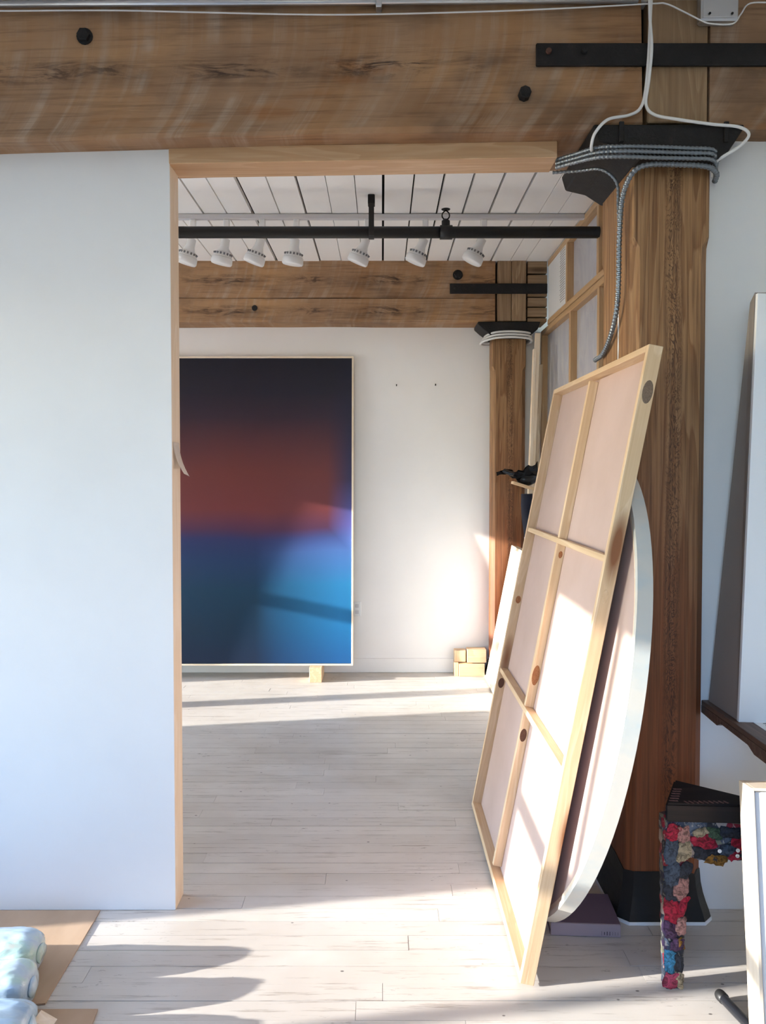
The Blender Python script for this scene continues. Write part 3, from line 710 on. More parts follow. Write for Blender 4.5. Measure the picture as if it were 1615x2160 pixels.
lb = ['white track spotlight nearest the left jamb', 'white track spotlight, second from the left jamb', 'white track spotlight, third from the left jamb', 'white track spotlight, fourth from the left jamb',
      'white track spotlight behind the black pipe hanger', 'white track spotlight just left of the sprinkler head', 'white track spotlight nearest the wooden window partition']
for x_, t_, l_ in zip(xs, tl_, lb): spot(x_, t_[0], t_[1], l_)
PYY = 4.41; PZ = 2.966
pp = thing('sprinkler_pipe', 'black sprinkler pipe running below the plank ceiling', 'pipe', (-0.6, PYY, PZ))
tube('pipe', [(-4.49, PYY, PZ), (1.25, PYY, PZ)], 0.033, M['pipe'], pp, 20)
tube('coupling', [(0.335, PYY, PZ), (0.405, PYY, PZ)], 0.040, M['pipe'], pp, 20)
obj_bm('outlet', lathe_bm([(0.024, 0.0), (0.024, 0.055), (0.018, 0.058)], 14), M['pipe'], pp, Matrix.Translation((0.368, PYY, PZ + .01)))
hd = bmesh.new(); zb_ = PZ + .062
lathe_bm([(0.016, zb_), (0.016, zb_ + .012), (0.008, zb_ + .014)], 8, hd)
for s_ in (-1, 1): tube_bm(spline([(0.006 * s_, 0, zb_ + .01), (0.020 * s_, 0, zb_ + .025), (0.019 * s_, 0, zb_ + .045), (0.004 * s_, 0, zb_ + .062)], 4), 0.004, 6, hd)
lathe_bm([(0.003, zb_ + .058), (0.004, zb_ + .066), (0.024, zb_ + .067), (0.026, zb_ + .070), (0.004, zb_ + .072)], 16, hd)
obj_bm('sprinkler_head', hd, M['iron'], pp, Matrix.Translation((0.368, PYY, 0)))
hg = thing('pipe_hanger', 'black strap hanger holding the sprinkler pipe to the ceiling', 'hanger', (-0.06, PYY, CZ))
box('strap', (-0.075, -0.045), (PYY - .040, PYY - .035), (PZ - .03, CZ - .055), M['pipe'], hg, 0.001)
box('strap', (-0.075, -0.045), (PYY + .035, PYY + .040), (PZ - .03, CZ - .055), M['pipe'], hg, 0.001)
bm = bmesh.new()
tube_bm([Vector((x_, PYY, PZ)) for x_ in (-0.076, -0.044)], 0.039, 20, bm); obj_bm('pipe_clamp', bm, M['pipe'], hg)
box('rod', (-0.068, -0.052), (PYY - .036, PYY + .036), (CZ - .075, CZ - .055), M['steel'], hg, 0.002)
box('ceiling_plate', (-0.080, -0.040), (PYY - .03, PYY + .03), (CZ - .055, CZ - .002), M['iron'], hg, 0.003)

# ------------------------------------------------------------------ far room: painting on blocks
LEAN = math.radians(4.4)
PXR = -0.219; PW = 2.30; PH = 2.38; PB = 0.114
FP_ = Matrix.Translation((PXR, 5.738, PB)) @ Matrix.Rotation(-LEAN, 4, 'X')      # local: x<=0 across, z up, front face y=0
def art_fn(nt, b):
    v = ocoord(nt, False)
    sx = nd(nt, 'ShaderNodeSeparateXYZ', {0: v}); u, z = sx.outputs[0], sx.outputs[2]
    n = noise(nt, mapv(nt, v, (1.2, 1, 1.6)), 1.0, 2, 0.4)
    zz = mth(nt, 'ADD', mth(nt, 'DIVIDE', z, PH), mth(nt, 'MULTIPLY', mth(nt, 'SUBTRACT', n, 0.5), 0.05))
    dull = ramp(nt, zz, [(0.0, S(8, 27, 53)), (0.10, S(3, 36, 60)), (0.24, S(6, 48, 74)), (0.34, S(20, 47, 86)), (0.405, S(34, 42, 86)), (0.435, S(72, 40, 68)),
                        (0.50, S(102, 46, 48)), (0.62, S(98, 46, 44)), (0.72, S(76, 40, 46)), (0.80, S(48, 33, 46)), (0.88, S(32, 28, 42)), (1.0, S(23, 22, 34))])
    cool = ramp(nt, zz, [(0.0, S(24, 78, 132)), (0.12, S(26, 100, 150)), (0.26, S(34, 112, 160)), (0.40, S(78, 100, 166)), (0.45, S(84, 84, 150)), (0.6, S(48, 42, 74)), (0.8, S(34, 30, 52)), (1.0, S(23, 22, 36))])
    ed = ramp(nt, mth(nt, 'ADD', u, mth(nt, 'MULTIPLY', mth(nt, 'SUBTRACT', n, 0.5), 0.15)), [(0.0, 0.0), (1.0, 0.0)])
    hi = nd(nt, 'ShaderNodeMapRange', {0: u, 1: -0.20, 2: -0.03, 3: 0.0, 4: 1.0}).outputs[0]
    lo = mth(nt, 'MULTIPLY', nd(nt, 'ShaderNodeMapRange', {0: u, 1: -0.75, 2: -0.10, 3: 0.0, 4: 1.0}).outputs[0], ramp(nt, zz, [(0.36, 1.0), (0.44, 0.0)]))  # lower right of the print painted brighter to strengthen the sun patch
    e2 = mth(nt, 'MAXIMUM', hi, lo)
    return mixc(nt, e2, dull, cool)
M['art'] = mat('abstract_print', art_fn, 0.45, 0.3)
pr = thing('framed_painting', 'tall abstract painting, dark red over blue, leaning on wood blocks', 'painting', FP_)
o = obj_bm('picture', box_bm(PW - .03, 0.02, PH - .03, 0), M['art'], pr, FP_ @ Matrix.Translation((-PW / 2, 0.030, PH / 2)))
# art coordinates: object origin moved to the lower right corner
for v_ in o.data.vertices: v_.co += Vector((-PW / 2, 0, PH / 2))
o.matrix_local = Matrix.Translation((0, 0.020, 0)); W[o.name] = FP_ @ o.matrix_local
for nm, xr, zr in (('frame_rail', (-PW, 0), (0, .013)), ('frame_rail', (-PW, 0), (PH - .013, PH)), ('frame_rail', (-.013, 0), (.013, PH - .013)), ('frame_rail', (-PW, -PW + .013), (.013, PH - .013))):
    box(nm, xr, (0.0, 0.05), zr, M['pine_pale'], pr, 0.001, F=FP_)
box('backing_shadow', (-PW + .013, -.013), (0.018, 0.045), (.013, PH - .013), M['black_edge'], pr, 0, F=FP_)
def block(name, x, y, z, label, m='pine', group=None):
    o = box(name, x, y, z, M[m], None, 0.002); tag(o, label, 'wood block', group); return o
block('wood_block', (-0.547, -0.454), (5.68, 5.93), (0.0, 0.112), 'pine block under the lower edge of the painting')
block('wood_block', (0.60, 0.80), (5.852, 5.945), (0.0, 0.098), 'long pine block at the bottom front of the pile by the far post', group='pine offcuts piled by the far post')
block('wood_block', (0.565, 0.596), (5.862, 5.96), (0.0, 0.105), 'thin upright pine offcut at the left end of the pile by the far post', group='pine offcuts piled by the far post')
block('wood_block', (0.665, 0.812), (5.858, 5.95), (0.1055, 0.208), 'larger pine block on top of the pile by the far post', group='pine offcuts piled by the far post')
block('wood_block', (0.568, 0.655), (5.885, 5.965), (0.1055, 0.195), 'small square pine block on top left of the pile by the far post', group='pine offcuts piled by the far post')
ol = thing('wall_outlet', 'white outlet plate low on the far wall at the painting edge', 'outlet', (-0.19, FY, 0.5))
box('cover_plate', (-0.225, -0.165), (FY - .006, FY + .001), (0.448, 0.562), M['white_plastic'], ol, 0.002)
for zc in (0.48, 0.53): box('socket', (-0.210, -0.180), (FY - .008, FY - .004), (zc - .014, zc + .014), M['grey_plastic'], ol, 0.002)
for nx, nz, l_ in ((0.115, 2.265, 'small dark nail in the far wall, nearer the painting'), (0.421, 2.269, 'small dark nail in the far wall, nearer the far post')):
    o = tube('wall_nail', [(nx, FY + .003, nz), (nx, FY - .012, nz + .002), (nx, FY - .018, nz + .010)], 0.004, M['iron'], None, 6, 3); tag(o, l_, 'nail')

# ------------------------------------------------------------------ partition of wooden windows at the right of the far room
QX = 1.245
wp = bpy.data.objects.new('window_1', None); put(wp, None, Matrix.Translation((QX, 4.5, 0))); struct(wp, 'wooden framed partition with plastic sheeting right of the far room')
def bar(nm, y, z, m='fir', x=(QX, QX + .075)): return box(nm, x, y, z, M[m], wp, 0.002)
bar('rail', (3.0, 5.97), (2.650, 2.688)); bar('rail', (3.0, 5.74), (2.694, 2.732)); bar('rail', (3.0, 5.74), (3.130, 3.170)); bar('rail', (3.0, 5.97), (0.0, 0.10)); bar('rail', (3.0, 5.97), (1.18, 1.22))
for yc in (5.95, 5.06, 4.40, 3.65, 3.02): bar('mullion', (yc - .02, yc + .02), (0.10, 2.650))
for yc in (5.16, 4.42, 3.65, 3.02): bar('mullion', (yc - .02, yc + .02), (2.732, 3.130))
for y0, y1 in ((5.08, 5.93), (4.42, 5.04), (3.67, 4.38), (3.04, 3.63)):
    box('plastic_pane', (QX + .045, QX + .048), (y0, y1), (1.22, 2.650), M['sheet'], wp, 0); box('plastic_pane', (QX + .045, QX + .048), (y0, y1), (0.10, 1.18), M['sheet'], wp, 0)
for y0, y1 in ((4.44, 5.14), (3.67, 4.40), (3.04, 3.63)): box('plastic_pane', (QX + .045, QX + .048), (y0, y1), (2.732, 3.130), M['sheet'], wp, 0)
vb = thing('vent_panel', 'white metal vent box above the wooden partition rail', 'vent', (QX, 5.4, 2.733))
box('housing', (QX + .002, QX + .22), (5.185, 5.725), (2.734, CZ - .004), M['white_plastic'], vb, 0.006)
bm = bmesh.new()
for iy in range(7):
    for iz in range(22):
        bmesh.ops.create_cube(bm, size=1.0, matrix=Matrix.Translation((QX + .002, 5.215 + iy * .020 + (.010 if iz % 2 else 0), 2.775 + iz * .0165)) @ Matrix.Diagonal((0.002, 0.010, 0.006, 1)))
tag(obj_bm('vent_holes', bm, M['vent_dark'], vb), kind='stuff')

# leaning sticks, cloth roll, small stretched frame
def stick(top, bot, wx, wy, m, label, nm='lumber_stick'):
    a, b = Vector(bot), Vector(top); d = (b - a); L = d.length; d.normalize()
    yv = Vector((0, 1, 0)); zv = d.cross(yv).normalized(); yv = zv.cross(d)
    R_ = Matrix((( d.x, yv.x, zv.x, (a.x + b.x) / 2), (d.y, yv.y, zv.y, (a.y + b.y) / 2), (d.z, yv.z, zv.z, (a.z + b.z) / 2), (0, 0, 0, 1)))
    o = obj_bm(nm, box_bm(L, wy, wx, 0.002), M[m], None, R_); tag(o, label, 'lumber', 'lumber leaning by the far post'); return o
stick((1.165, 5.70, 2.625), (1.065, 5.67, 0.008), 0.040, 0.020, 'pine_pale', 'pale pine stick leaning on the partition, tallest of three')
stick((1.122, 5.60, 2.49), (1.040, 5.57, 0.008), 0.022, 0.05, 'pine_pale', 'pale narrow stick leaning by the far post, left of the tallest')
stick((1.200, 5.755, 2.40), (1.120, 5.735, 0.008), 0.030, 0.02, 'greywood', 'greyer stick leaning behind the two pale ones by the far post')
def crumple_bm(bm, amt, seed, freq=30):
    from mathutils import noise as mn
    for v_ in bm.verts:
        n_ = mn.noise_vector(Vector(v_.co) * freq + Vector((seed, 0, 0))); v_.co += n_ * amt
    return bm
def soft_tube(name, pts, r, m, parent, amt, seed, sides=14, n=6):
    bm = tube_bm(spline(pts, n), r, sides); crumple_bm(bm, amt, seed, 14); return obj_bm(name, bm, m, parent, None, True)
fr = thing('fabric_roll', 'upright roll of navy and lavender cloth among the leaning sticks', 'fabric roll', (0.90, 5.50, 0))
rp = lambda z: ((0.892 + 0.192 * z) if z < 1.0 else 1.084 - 0.10 * min(z - 1.0, 0.3), 5.50 + .01 * z, z)
soft_tube('lavender_cloth', [rp(0.012), rp(0.3), rp(0.6), rp(0.9), rp(1.15)], 0.034, M['lavender'], fr, 0.008, 3)
soft_tube('navy_cloth', [rp(1.12), rp(1.25), rp(1.35), rp(1.43)], 0.040, M['navy'], fr, 0.006, 5)
for zc in (0.45, 0.85):
    soft_tube('black_band', [Vector(rp(zc + .10)) + Vector((-.026, -.02, 0)), Vector(rp(zc)) + Vector((-.028, -.024, 0)), Vector(rp(zc - .16)) + Vector((-.026, -.020, 0))], 0.010, M['navy'], fr, 0.006, zc * 9, 8, 5)
bg_ = thing('plastic_strip', 'black plastic strip knotted around the leaning sticks', 'plastic strip', (1.0, 5.45, 1.58))
bm = bmesh.new(); g = []
path = spline([(0.815, 5.40, 1.573), (0.858, 5.42, 1.585), (0.90, 5.44, 1.590), (0.95, 5.46, 1.566), (1.00, 5.47, 1.565), (1.06, 5.48, 1.590), (1.13, 5.50, 1.605)], 5)
for i, p in enumerate(path):
    hw = 0.012 + 0.040 * min(1, (i / len(path)) ** 1.3) * (1 + 0.35 * math.sin(i * 1.1))
    g.append([bm.verts.new(p + Vector((0.004 * math.sin(i * 1.7 + q), -0.012 * math.cos(q * 2 + i * .8), hw * (q - 2) / 2))) for q in range(5)])
for A, B in zip(g, g[1:]):
    for q in range(4): bm.faces.new((A[q], A[q + 1], B[q + 1], B[q]))
bmesh.ops.solidify(bm, geom=bm.faces[:], thickness=0.002)
obj_bm('strip', bm, M['blackfilm'], bg_, None, True)
soft_tube('knot', [(0.87, 5.43, 1.60), (0.90, 5.42, 1.585), (0.935, 5.425, 1.578)], 0.022, M['blackfilm'], bg_, 0.014, 9, 10)
soft_tube('wrap', [(1.00, 5.52, 1.545), (1.05, 5.50, 1.53), (1.10, 5.52, 1.54)], 0.040, M['blackfilm'], bg_, 0.016, 2, 10)
o = obj_bm('wood_offcut', box_bm(0.17, 0.10, 0.020, 0.002), M['pine'], None, Matrix.Translation((1.02, 5.46, 1.488)) @ Matrix.Rotation(0.30, 4, 'Y')); tag(o, 'small flat pine offcut caught under the black plastic strip', 'wood')

def stretcher(root, F, wd, ht, bw, bd, crosses, mids, mb, mf, edge=True, t_in=None):
    """frame in F: x across (0..wd), z up (0..ht), open back towards -y, face panel at +y"""
    box('side_bar', (0, bw), (0, bd), (0, ht), mf, root, 0.0015, F=F); box('side_bar', (wd - bw, wd), (0, bd), (0, ht), mf, root, 0.0015, F=F)
    box('end_bar', (bw, wd - bw), (0, bd), (0, bw), mf, root, 0.0015, F=F); box('end_bar', (bw, wd - bw), (0, bd), (ht - bw, ht), mf, root, 0.0015, F=F)
    zs = [bw] + [c for c in crosses] + [ht - bw]
    for c in crosses: box('cross_bar', (bw, wd - bw), (0.004, bd - .004), (c - bw / 2, c + bw / 2), mf, root, 0.0015, F=F)
    for m_ in mids:
        for a, b in zip(zs, zs[1:]): box('middle_bar', (m_ - bw / 2, m_ + bw / 2), (0.006, bd - .004), (a + bw * .5, b - bw * .5), mf, root, 0.0015, F=F)
    box('backing_panel', (bw * .5, wd - bw * .5), (bd - .004, bd + .001), (bw * .5, ht - bw * .5), mb, root, 0, F=F)
    if edge: box('painted_edge', (0.0005, wd - .0005), (bd + .001, bd + .013), (0.0005, ht - .0005), M['black_edge'], root, 0.001, F=F)
def lean_frame(x, y, slope, z0=0.0):
    """x axis -> world +y, z axis up the slope towards +x, y axis -> away to +x (face side)"""
    a = math.atan(slope); s_, c_ = math.sin(a), math.cos(a)
    return Matrix(((0, c_, s_, x), (1, 0, 0, y), (0, -s_, c_, z0), (0, 0, 0, 1)))
SF = lean_frame(0.790, 4.60, 0.192, 0.012)
sr = thing('stretched_canvas', 'small pine-framed canvas leaning low by the far post, back outwards', 'canvas', SF)
stretcher(sr, SF, 1.152, 1.04, 0.024, 0.05, [], [], M['white_paint'], M['pine_pale'], False)
SD = lean_frame(0.424, 2.287, 0.193, 0.012)
lf = thing('canvas_stretcher', 'large pine stretcher frame leaning in the doorway, pinkish back showing', 'canvas', SD)
stretcher(lf, SD, 1.262, 1.992, 0.021, 0.044, [0.662, 1.332], [0.655], M['backing'], M['pine'], False)

def knot(parent, F, x, y, z, ry, rz, m):
    bm = bmesh.new(); n = 18
    A = [bm.verts.new((x, y + ry * math.cos(2 * PI * i / n), z + rz * math.sin(2 * PI * i / n))) for i in range(n)]
    B = [bm.verts.new((x - 0.0005, v_.co.y * .9 + y * .1, v_.co.z * .9 + z * .1)) for v_ in A]
    bm.faces.new(A); bm.faces.new(B[::-1])
    for i in range(n): bm.faces.new((A[i], A[(i + 1) % n], B[(i + 1) % n], B[i]))
    obj_bm('knot', bm, m, parent, F)
M['knot_grey'] = wood('grey_knot', S(146, 124, 104), S(122, 102, 84), S(80, 64, 52), 60, 40, 0, 0.6, 0.1, 0.5)
M['knot_red'] = wood('red_brown_knot', S(186, 128, 80), S(160, 100, 58), S(104, 62, 36), 60, 40, 0, 0.6, 0.1, 0.5)
M['knot_dark'] = wood('dark_knot', S(120, 78, 52), S(92, 58, 40), S(50, 32, 24), 60, 40, 0, 0.6, 0.1, 0.5)
knot(lf, SD, 0.0, 0.024, 1.850, 0.016, 0.036, M['knot_grey'])
knot(lf, SD, 0.0, 0.020, 1.22, 0.010, 0.022, M['pine'])
knot(lf, SD, 0.6445, 0.024, 0.800, 0.014, 0.040, M['knot_red'])
knot(lf, SD, 0.6445, 0.022, 0.560, 0.013, 0.026, M['knot_dark'])
knot(lf, SD, 0.6445, 0.026, 1.28, 0.008, 0.014, M['knot_red'])
knot(lf, SD, 1.241, 0.024, 1.00, 0.012, 0.018, M['knot_red'])
knot(lf, SD, 1.241, 0.022, 0.60, 0.014, 0.024, M['knot_dark'])

# oval panel behind the stretcher
def oval(F, a, b_, yc, zc, th):
    r = thing('oval_panel', 'large oval panel with pale painted rim leaning between stretcher and post', 'canvas', F)
    n = 96
    def hoop(k0, k1, y0, y1):
        bm = bmesh.new(); R_ = []
        for (kk, y_) in ((k0, y0), (k0, y1), (k1, y1), (k1, y0)):
            R_.append([bm.verts.new((yc + (a - kk) * math.cos(2 * PI * i / n), y_, zc + (b_ - kk) * math.sin(2 * PI * i / n))) for i in range(n)])
        for q in range(4):
            A, B = R_[q], R_[(q + 1) % 4]
            for i in range(n): bm.faces.new((A[i], A[(i + 1) % n], B[(i + 1) % n], B[i]))
        return bm
    obj_bm('rim', hoop(0, 0.016, 0, th), M['oval_rim'], r, F, False)
    obj_bm('inner_hoop', hoop(0.014, 0.034, 0.004, 0.009), M['pine_pale'], r, F, False)
    bm = bmesh.new(); k_ = 0.012
    A = [bm.verts.new((yc + (a - k_) * math.cos(2 * PI * i / n), .008, zc + (b_ - k_) * math.sin(2 * PI * i / n))) for i in range(n)]
    B = [bm.verts.new((v_.co.x, .022, v_.co.z)) for v_ in A]
    bm.faces.new(A); bm.faces.new(B[::-1])
    for i in range(n): bm.faces.new((A[i], A[(i + 1) % n], B[(i + 1) % n], B[i]))
    obj_bm('backing_panel', bm, M['backing'], r, F)
oval(lean_frame(0.498, 0.0, 0.19, 0.012), 0.75, 0.83, 2.81, 0.832, 0.046)

# book on the floor under the oval
BK = Matrix.Translation((0.577, 2.552, 0)) @ Matrix.Rotation(math.radians(-3.5), 4, 'Z')
bk = thing('hardback_book', 'purple-grey hardback book lying on the floor below the oval panel', 'book', BK)
box('cover', (0, .236), (0.004, .19), (0.0405, 0.044), M['book'], bk, 0.001, F=BK); box('cover', (0, .236), (0.004, .19), (0.0005, 0.004), M['book'], bk, 0.001, F=BK)
box('pages', (.004, .232), (0.008, .184), (0.004, 0.0405), M['pages'], bk, 0, F=BK)
sp_ = box('spine', (0, .236), (-.003, .005), (0.0005, 0.044), M['spine'], bk, 0.002, F=BK)
bm = bmesh.new()
for i, (w_, h_) in enumerate(((.003, .018), (.008, .012), (.008, .016), (.006, .016), (.002, .014), (.002, .014), (.002, .012))):
    bmesh.ops.create_cube(bm, size=1.0, matrix=BK @ Matrix.Translation((.172 + i * .009, -.0032, 0.014)) @ Matrix.Diagonal((w_ * .4, 0.0008, h_ * .8, 1)))
tag(obj_bm('spine_marks', bm, M['ink'], sp_), kind='stuff')

# ------------------------------------------------------------------ stool covered in cloth scraps
TA, TB, TC = (0.858, 2.268), (0.955, 2.452), (1.215, 2.25)
sl = thing('collage_stool', 'triangular dark stool with legs covered in crumpled cloth scraps', 'stool', (0.95, 2.32, 0))
def tri_bm(pts, z0, z1, bev):
    bm = bmesh.new(); a = [bm.verts.new((p[0], p[1], z0)) for p in pts]; b = [bm.verts.new((p[0], p[1], z1)) for p in pts]
    bm.faces.new(a); bm.faces.new(b[::-1])
    for i in range(len(pts)): bm.faces.new((a[i], a[(i + 1) % len(pts)], b[(i + 1) % len(pts)], b[i]))
    bmesh.ops.recalc_face_normals(bm, faces=bm.faces[:])
    bmesh.ops.bevel(bm, geom=bm.edges[:], offset=bev, segments=2, affect='EDGES'); return bm
obj_bm('seat', tri_bm([TA, TB, TC], 0.522, 0.580, 0.006), M['darkseat'], sl)
bm = bmesh.new()
for i in range(9): bmesh.ops.create_cube(bm, size=1.0, matrix=Matrix.Translation((0.925 + i * .015, 2.278, 0.5806)) @ Matrix.Rotation(0.5, 4, 'Z') @ Matrix.Diagonal((0.005, 0.018, 0.0012, 1)))
for i in range(6): bmesh.ops.create_cube(bm, size=1.0, matrix=Matrix.Translation((0.890 + i * .009, 2.288 + i * .017, 0.5806)) @ Matrix.Rotation(-0.1, 4, 'Z') @ Matrix.Diagonal((0.026, 0.006, 0.0012, 1)))
tag(obj_bm('carved_marks', bm, scrapmat('dusty_rose_mark', S(132, 92, 88)), sl), kind='stuff')
def collage_leg(top, bot, wt, wb):
    bm = bmesh.new(); n = 26; m_ = 16; rings = []
    for i in range(n + 1):
        t_ = i / n; c = Vector(bot).lerp(Vector(top), t_); hw = (wb + (wt - wb) * t_) / 2
        ring = []
        for q in range(m_):
            an = 2 * PI * q / m_; cx_, sy_ = math.cos(an), math.sin(an)
            k_ = 1 / max(abs(cx_), abs(sy_)) * 0.75 + 0.25
            ring.append(bm.verts.new(c + Vector((cx_ * hw * k_, sy_ * hw * 0.8 * k_, 0))))
        rings.append(ring)
    for A, B in zip(rings, rings[1:]):
        for q in range(m_): bm.faces.new((A[q], A[(q + 1) % m_], B[(q + 1) % m_], B[q]))
    bm.faces.new(rings[0][::-1]); bm.faces.new(rings[-1])
    zmin = min(v_.co.z for v_ in bm.verts)
    crumple_bm(bm, 0.006, 2, 45)
    for v_ in bm.verts: v_.co.z = max(v_.co.z, 0.001)
    return obj_bm('leg', bm, M['collage'], sl, None, True)
leg = collage_leg((0.905, 2.315, 0.52), (0.893, 2.30, 0.002), 0.082, 0.050)
collage_leg((0.962, 2.415, 0.52), (0.950, 2.43, 0.002), 0.05, 0.04)
collage_leg((1.165, 2.272, 0.52), (1.165, 2.285, 0.002), 0.05, 0.04)
def apron_bm(a, b, z0, z1, th):
    bm = bmesh.new(); n = 20; rings = []; a, b = Vector(a), Vector(b)
    for i in range(n + 1):
        c = a.lerp(b, i / n); ring = []
        for (yy_, zz_) in [(-th, z0), (-th, z0 + (z1 - z0) * .25), (-th, z0 + (z1 - z0) * .5), (-th, z0 + (z1 - z0) * .75), (-th, z1), (0, z1), (th, z1), (th, (z0 + z1) / 2), (th, z0), (0, z0)]:
            ring.append(bm.verts.new((c.x, c.y + yy_, zz_)))
        rings.append(ring)
    for A, B in zip(rings, rings[1:]):
        for q in range(10): bm.faces.new((A[q], A[(q + 1) % 10], B[(q + 1) % 10], B[q]))
    bm.faces.new(rings[0]); bm.faces.new(rings[-1][::-1]); return crumple_bm(bm, 0.007, 7, 40)
ap = obj_bm('apron', apron_bm((0.90, 2.298, 0), (1.16, 2.283, 0), 0.405, 0.520, 0.018), M['collage'], sl, None, True)
rs = random.Random(12)
def scrap(x, yf, z, w_, h_, mi, ang, seed, parent):
    bm = bmesh.new(); n = 7; g = []
    for i in range(n + 1):
        row = []
        for q in range(n + 1):
            u_, v2 = i / n - .5, q / n - .5
            rr = math.hypot(u_, v2); k_ = 1.15 - 0.55 * max(0, rr - .40) + 0.16 * math.sin(2 * math.atan2(v2, u_) + seed) + 0.07 * math.sin(5 * math.atan2(v2, u_) + seed * 2)
            row.append(bm.verts.new((u_ * w_ * k_, -0.004 * (1 - 4 * u_ * u_) * (1 - 4 * v2 * v2), v2 * h_ * k_)))
        g.append(row)
    for A, B in zip(g, g[1:]):
        for q in range(n): bm.faces.new((A[q], A[q + 1], B[q + 1], B[q]))
    crumple_bm(bm, 0.005, seed, 80)
    bmesh.ops.solidify(bm, geom=bm.faces[:], thickness=-0.005)
    return obj_bm('cloth_scrap', bm, SCR[mi], parent, Matrix.Translation((x, yf, z)) @ Matrix.Rotation(ang, 4, 'Y'), True)
yl = lambda z: 2.262 + 0.012 * (1 - z / .5) * 0.5
for x, z, w_, h_, mi, an in [(0.880, 0.490, .040, .045, 0, .3), (0.912, 0.485, .034, .050, 3, .0), (0.876, 0.430, .036, .08, 1, .05), (0.915, 0.432, .036, .06, 5, .1), (0.882, 0.360, .046, .075, 1, -.2), (0.918, 0.372, .036, .05, 2, .2),
                             (0.906, 0.318, .040, .075, 3, .15), (0.876, 0.312, .034, .06, 2, -.1), (0.880, 0.252, .046, .07, 0, .1), (0.914, 0.262, .026, .06, 0, .3), (0.878, 0.190, .034, .06, 4, .0), (0.908, 0.200, .030, .06, 3, .1),
                             (0.900, 0.145, .030, .045, 4, .3), (0.878, 0.092, .034, .065, 8, .1), (0.904, 0.085, .026, .06, 2, .0), (0.882, 0.032, .040, .05, 9, .2), (0.905, 0.035, .028, .05, 5, .1), (0.910, 0.148, .020, .03, 6, 0)]:
    scrap(x, yl(z) + .004, z, w_, h_, mi, an, rs.uniform(0, 50), leg)
for x, z, w_, h_, mi, an in [(0.975, 0.462, .070, .042, 0, -.2), (0.965, 0.492, .040, .024, 5, -.5), (1.010, 0.488, .05, .030, 7, .1), (1.055, 0.490, .06, .035, 2, .1), (0.985, 0.425, .085, .035, 2, .1), (1.05, 0.435, .05, .04, 1, .2), (1.085, 0.452, .05, .036, 0, .1), (1.075, 0.420, .045, .03, 0, -.1), (1.015, 0.408, .055, .032, 6, .3), (1.10, 0.425, .05, .03, 2, .1)]:
    scrap(x, 2.268, z, w_, h_, mi, an, rs.uniform(0, 50), ap)
for x, z in ((1.019, 0.440), (1.074, 0.442), (1.073, 0.425)):
    obj_bm('button', lathe_bm([(0.006, 0.0), (0.006, 0.002), (0.004, 0.003), (0.0015, 0.002)], 14), M['white_plastic'], ap, Matrix.Translation((x, 2.258, z)) @ Matrix.Rotation(PI / 2, 4, 'X'))

# ------------------------------------------------------------------ right side: shelf, white panels, pale frame, rod
bs = thing('wall_shelf', 'brown notched wooden shelf running from the right wall, below white panels', 'shelf', (1.3, 2.2, 0.72))
side = [(2.703, 0.748), (2.703, 0.722), (2.575, 0.716), (2.545, 0.731), (2.355, 0.728), (2.315, 0.712), (1.30, 0.712), (1.30, 0.748)]
bm = bmesh.new(); a = [bm.verts.new((1.147, p[0], p[1])) for p in side]; b = [bm.verts.new((1.170, p[0], p[1])) for p in side]
bm.faces.new(a); bm.faces.new(b[::-1])
for i in range(len(side)): bm.faces.new((a[i], b[i], b[(i + 1) % len(side)], a[(i + 1) % len(side)]))
obj_bm('side_board', bm, M['brownshelf'], bs)
box('top_board', (1.147, 1.215), (1.30, 2.703), (0.7482, 0.766), M['brownshelf'], bs, 0.002)
box('white_top', (1.215, 1.75), (1.30, 2.703), (0.7482, 0.7655), M['white_paint'], bs, 0.001)
bm = bmesh.new()
for i in range(16): bmesh.ops.create_cube(bm, size=1.0, matrix=Matrix.Translation((1.45, 2.445 - i * .016, 0.7658)) @ Matrix.Diagonal((0.42, 0.005, 0.0012, 1)))
tag(obj_bm('vent_slots', bm, M['vent_dark'], bs), kind='stuff')
box('leg', (1.64, 1.70), (1.32, 1.38), (0.0, 0.7482), M['brownshelf'], bs, 0.002)
wpF = Matrix.Translation((1.165, 2.455, 0.767)) @ Matrix.Rotation(math.radians(1.75), 4, 'Y')
o = box('artist_board', (0, 0.95), (0, 0.014), (0.0, 1.392), M['white_paint'], None, 0.001, F=wpF); tag(o, 'tall white panel standing upright on the brown shelf', 'panel')
bm = bmesh.new()
q4 = [(1.168, 2.475, .7675), (1.166, 2.685, .7675), (1.265, 2.625, 2.165), (1.208, 2.475, 2.165)]
a = [bm.verts.new(p) for p in q4]; b = [bm.verts.new((p[0] + .05, p[1], p[2])) for p in q4]
bm.faces.new(a); bm.faces.new(b[::-1])
for i in range(4): bm.faces.new((a[i], b[i], b[(i + 1) % 4], a[(i + 1) % 4]))
o = obj_bm('leaning_canvas', bm, M['greige']); tag(o, 'greige canvas leaning behind the tall white panel on the shelf', 'canvas')

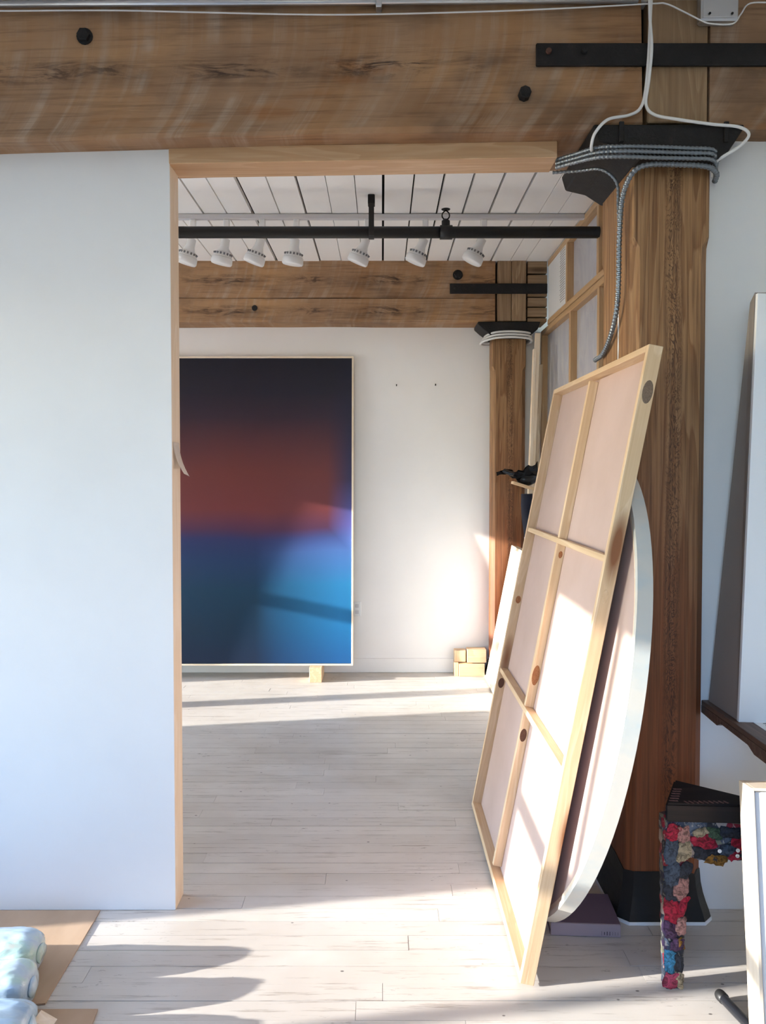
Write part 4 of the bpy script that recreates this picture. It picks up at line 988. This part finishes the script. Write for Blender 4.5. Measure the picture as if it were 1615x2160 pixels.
CF = Matrix.Translation((1.003, 1.955, 0.0155)) @ Matrix.Rotation(math.radians(-5), 4, 'Z') @ Matrix.Rotation(math.radians(-8.5), 4, 'X')
cf = thing('framed_canvas', 'white canvas in pale deep wooden frame at the lower right edge', 'framed canvas', CF)
CH = 0.708; CW = 0.62; CD = 0.085
box('frame_side', (0, .010), (0, CD), (0, CH), M['pine_pale'], cf, 0.001, F=CF); box('frame_side', (CW - .010, CW), (0, CD), (0, CH), M['pine_pale'], cf, 0.001, F=CF)
box('frame_top', (.010, CW - .010), (0, CD), (CH - .008, CH), M['pine_pale'], cf, 0.001, F=CF); box('frame_bottom', (.010, CW - .010), (0, CD), (0, .010), M['pine_pale'], cf, 0.001, F=CF)
box('canvas', (.013, CW - .013), (0.004, CD - .01), (.012, CH - .011), M['white_paint'], cf, 0.003, F=CF)
box('inner_lip', (.010, CW - .010), (0.030, CD - .02), (.010, CH - .008), M['pine'], cf, 0, F=CF)

rd = thing('metal_rod', 'black metal rod end lying on the floor by the pale frame', 'rod', (1.02, 2.2, 0.0))
tube('shaft', [(1.013, 2.225, 0.018), (1.022, 2.17, 0.020), (1.033, 2.11, 0.022), (1.040, 2.07, 0.024)], 0.0145, M['rod'], rd, 14, 5)
obj_bm('rubber_tip', lathe_bm([(0.006, 0.0), (0.014, 0.003), (0.0165, 0.010), (0.0165, 0.030), (0.0150, 0.032)], 16), M['pipe'], rd, Matrix.Translation((1.0105, 2.238, 0.0175)) @ Vector((0.2, -1, 0.03)).to_track_quat('Z', 'Y').to_matrix().to_4x4(), True)

# ------------------------------------------------------------------ lower left: cardboard and wrapped rolls
def sheet_card(poly, label):
    bm = bmesh.new(); a = [bm.verts.new((p[0], p[1], 0.0004)) for p in poly]; b = [bm.verts.new((p[0], p[1], 0.0042)) for p in poly]
    bm.faces.new(a); bm.faces.new(b[::-1])
    for i in range(len(poly)): bm.faces.new((a[i], b[i], b[(i + 1) % len(poly)], a[(i + 1) % len(poly)]))
    o = obj_bm('cardboard_sheet', bm, M['card']); tag(o, label, 'cardboard'); return o
sheet_card([(-2.0, 2.215), (-1.04, 2.207), (-1.000, 2.212), (-1.015, 2.692), (-2.0, 2.692)], 'large brown cardboard sheet on the floor against the white wall')
sheet_card([(-2.0, 1.84), (-0.80, 1.84), (-0.835, 2.188), (-2.0, 2.186)], 'second cardboard sheet at the bottom left corner of the floor')
def roll(x1, y, r, label, seed, scraps=False):
    from mathutils import noise as mn
    rt = thing('wrapped_roll', label, 'wrapped roll', (x1 - .35, y, 0.0044), 'plastic-wrapped rolls on the cardboard')
    bm = bmesh.new(); n, m_ = 110, 72; L = 0.85; rings = []
    for i in range(n + 1):
        s_ = i / n; x = x1 - L * s_
        e0 = min(1.0, (s_ * L) / (r * 0.75)); e1 = min(1.0, ((1 - s_) * L) / (r * 0.75))
        k_ = 0.55 + 0.45 * math.sqrt(max(0, 1 - (1 - e0) ** 2)); k_ = min(k_, 0.55 + 0.45 * math.sqrt(max(0, 1 - (1 - e1) ** 2)))
        ring = []
        for q in range(m_):
            an = 2 * PI * q / m_; d_ = Vector((0, math.cos(an), math.sin(an)))
            rad = r * k_ * (1 + 0.10 * mn.noise(Vector((x * 7 + seed, math.cos(an) * 1.6, math.sin(an) * 1.6))) + 0.05 * mn.noise(Vector((x * 16, math.cos(an) * 5 + seed, math.sin(an) * 5))) - 0.05 * abs(mn.noise(Vector((x * 24 + an * 2, math.cos(an) * 4 + seed, math.sin(an) * 4 - x * 6)))) + 0.012 * mn.noise(Vector((x * 90, an * 9, seed))))
            zc = rad * d_.z * 0.93
            ring.append(bm.verts.new((x, y + rad * d_.y * 1.02, max(0.0046, 0.0046 + r * 0.92 + zc))))
        rings.append(ring)
    for A, B in zip(rings, rings[1:]):
        for q in range(m_): bm.faces.new((A[q], A[(q + 1) % m_], B[(q + 1) % m_], B[q]))
    bm.faces.new(rings[0][::-1]); bm.faces.new(rings[-1])
    obj_bm('wrapping', bm, M['film'], rt, None, True)
    bm = lathe_bm([(r * 0.12, 0), (r * .40, .004), (r * .42, .010), (r * .1, .016)], 18); crumple_bm(bm, 0.008, seed, 30)
    tag(obj_bm('gathered_end', bm, M['film'], rt, Matrix.Translation((x1 - .006, y, 0.005 + r * .92)) @ Matrix.Rotation(PI / 2, 4, 'Y'), True), 'puckered end of the wrapping')
    if scraps:
        bm = bmesh.new()
        bmesh.ops.create_cube(bm, size=1.0, matrix=Matrix.Translation((x1 + .02, y + .03, 0.06)) @ Matrix.Rotation(0.5, 4, 'Y') @ Matrix.Diagonal((0.05, 0.04, 0.02, 1)))
        crumple_bm(bm, 0.008, 3, 30)
        obj_bm('contents', bm, M['pine_pale'], rt)
roll(-1.075, 2.345, 0.073, 'milky blue plastic-wrapped roll farthest back, nearest the white wall', 1.0)
roll(-1.025, 2.185, 0.074, 'milky blue plastic-wrapped roll in the middle of three', 5.0)
roll(-0.955, 2.025, 0.070, 'milky blue plastic-wrapped roll nearest the bottom corner, frontmost', 9.0, True)
print('floor boards', nb, 'objects', len(bpy.data.objects))
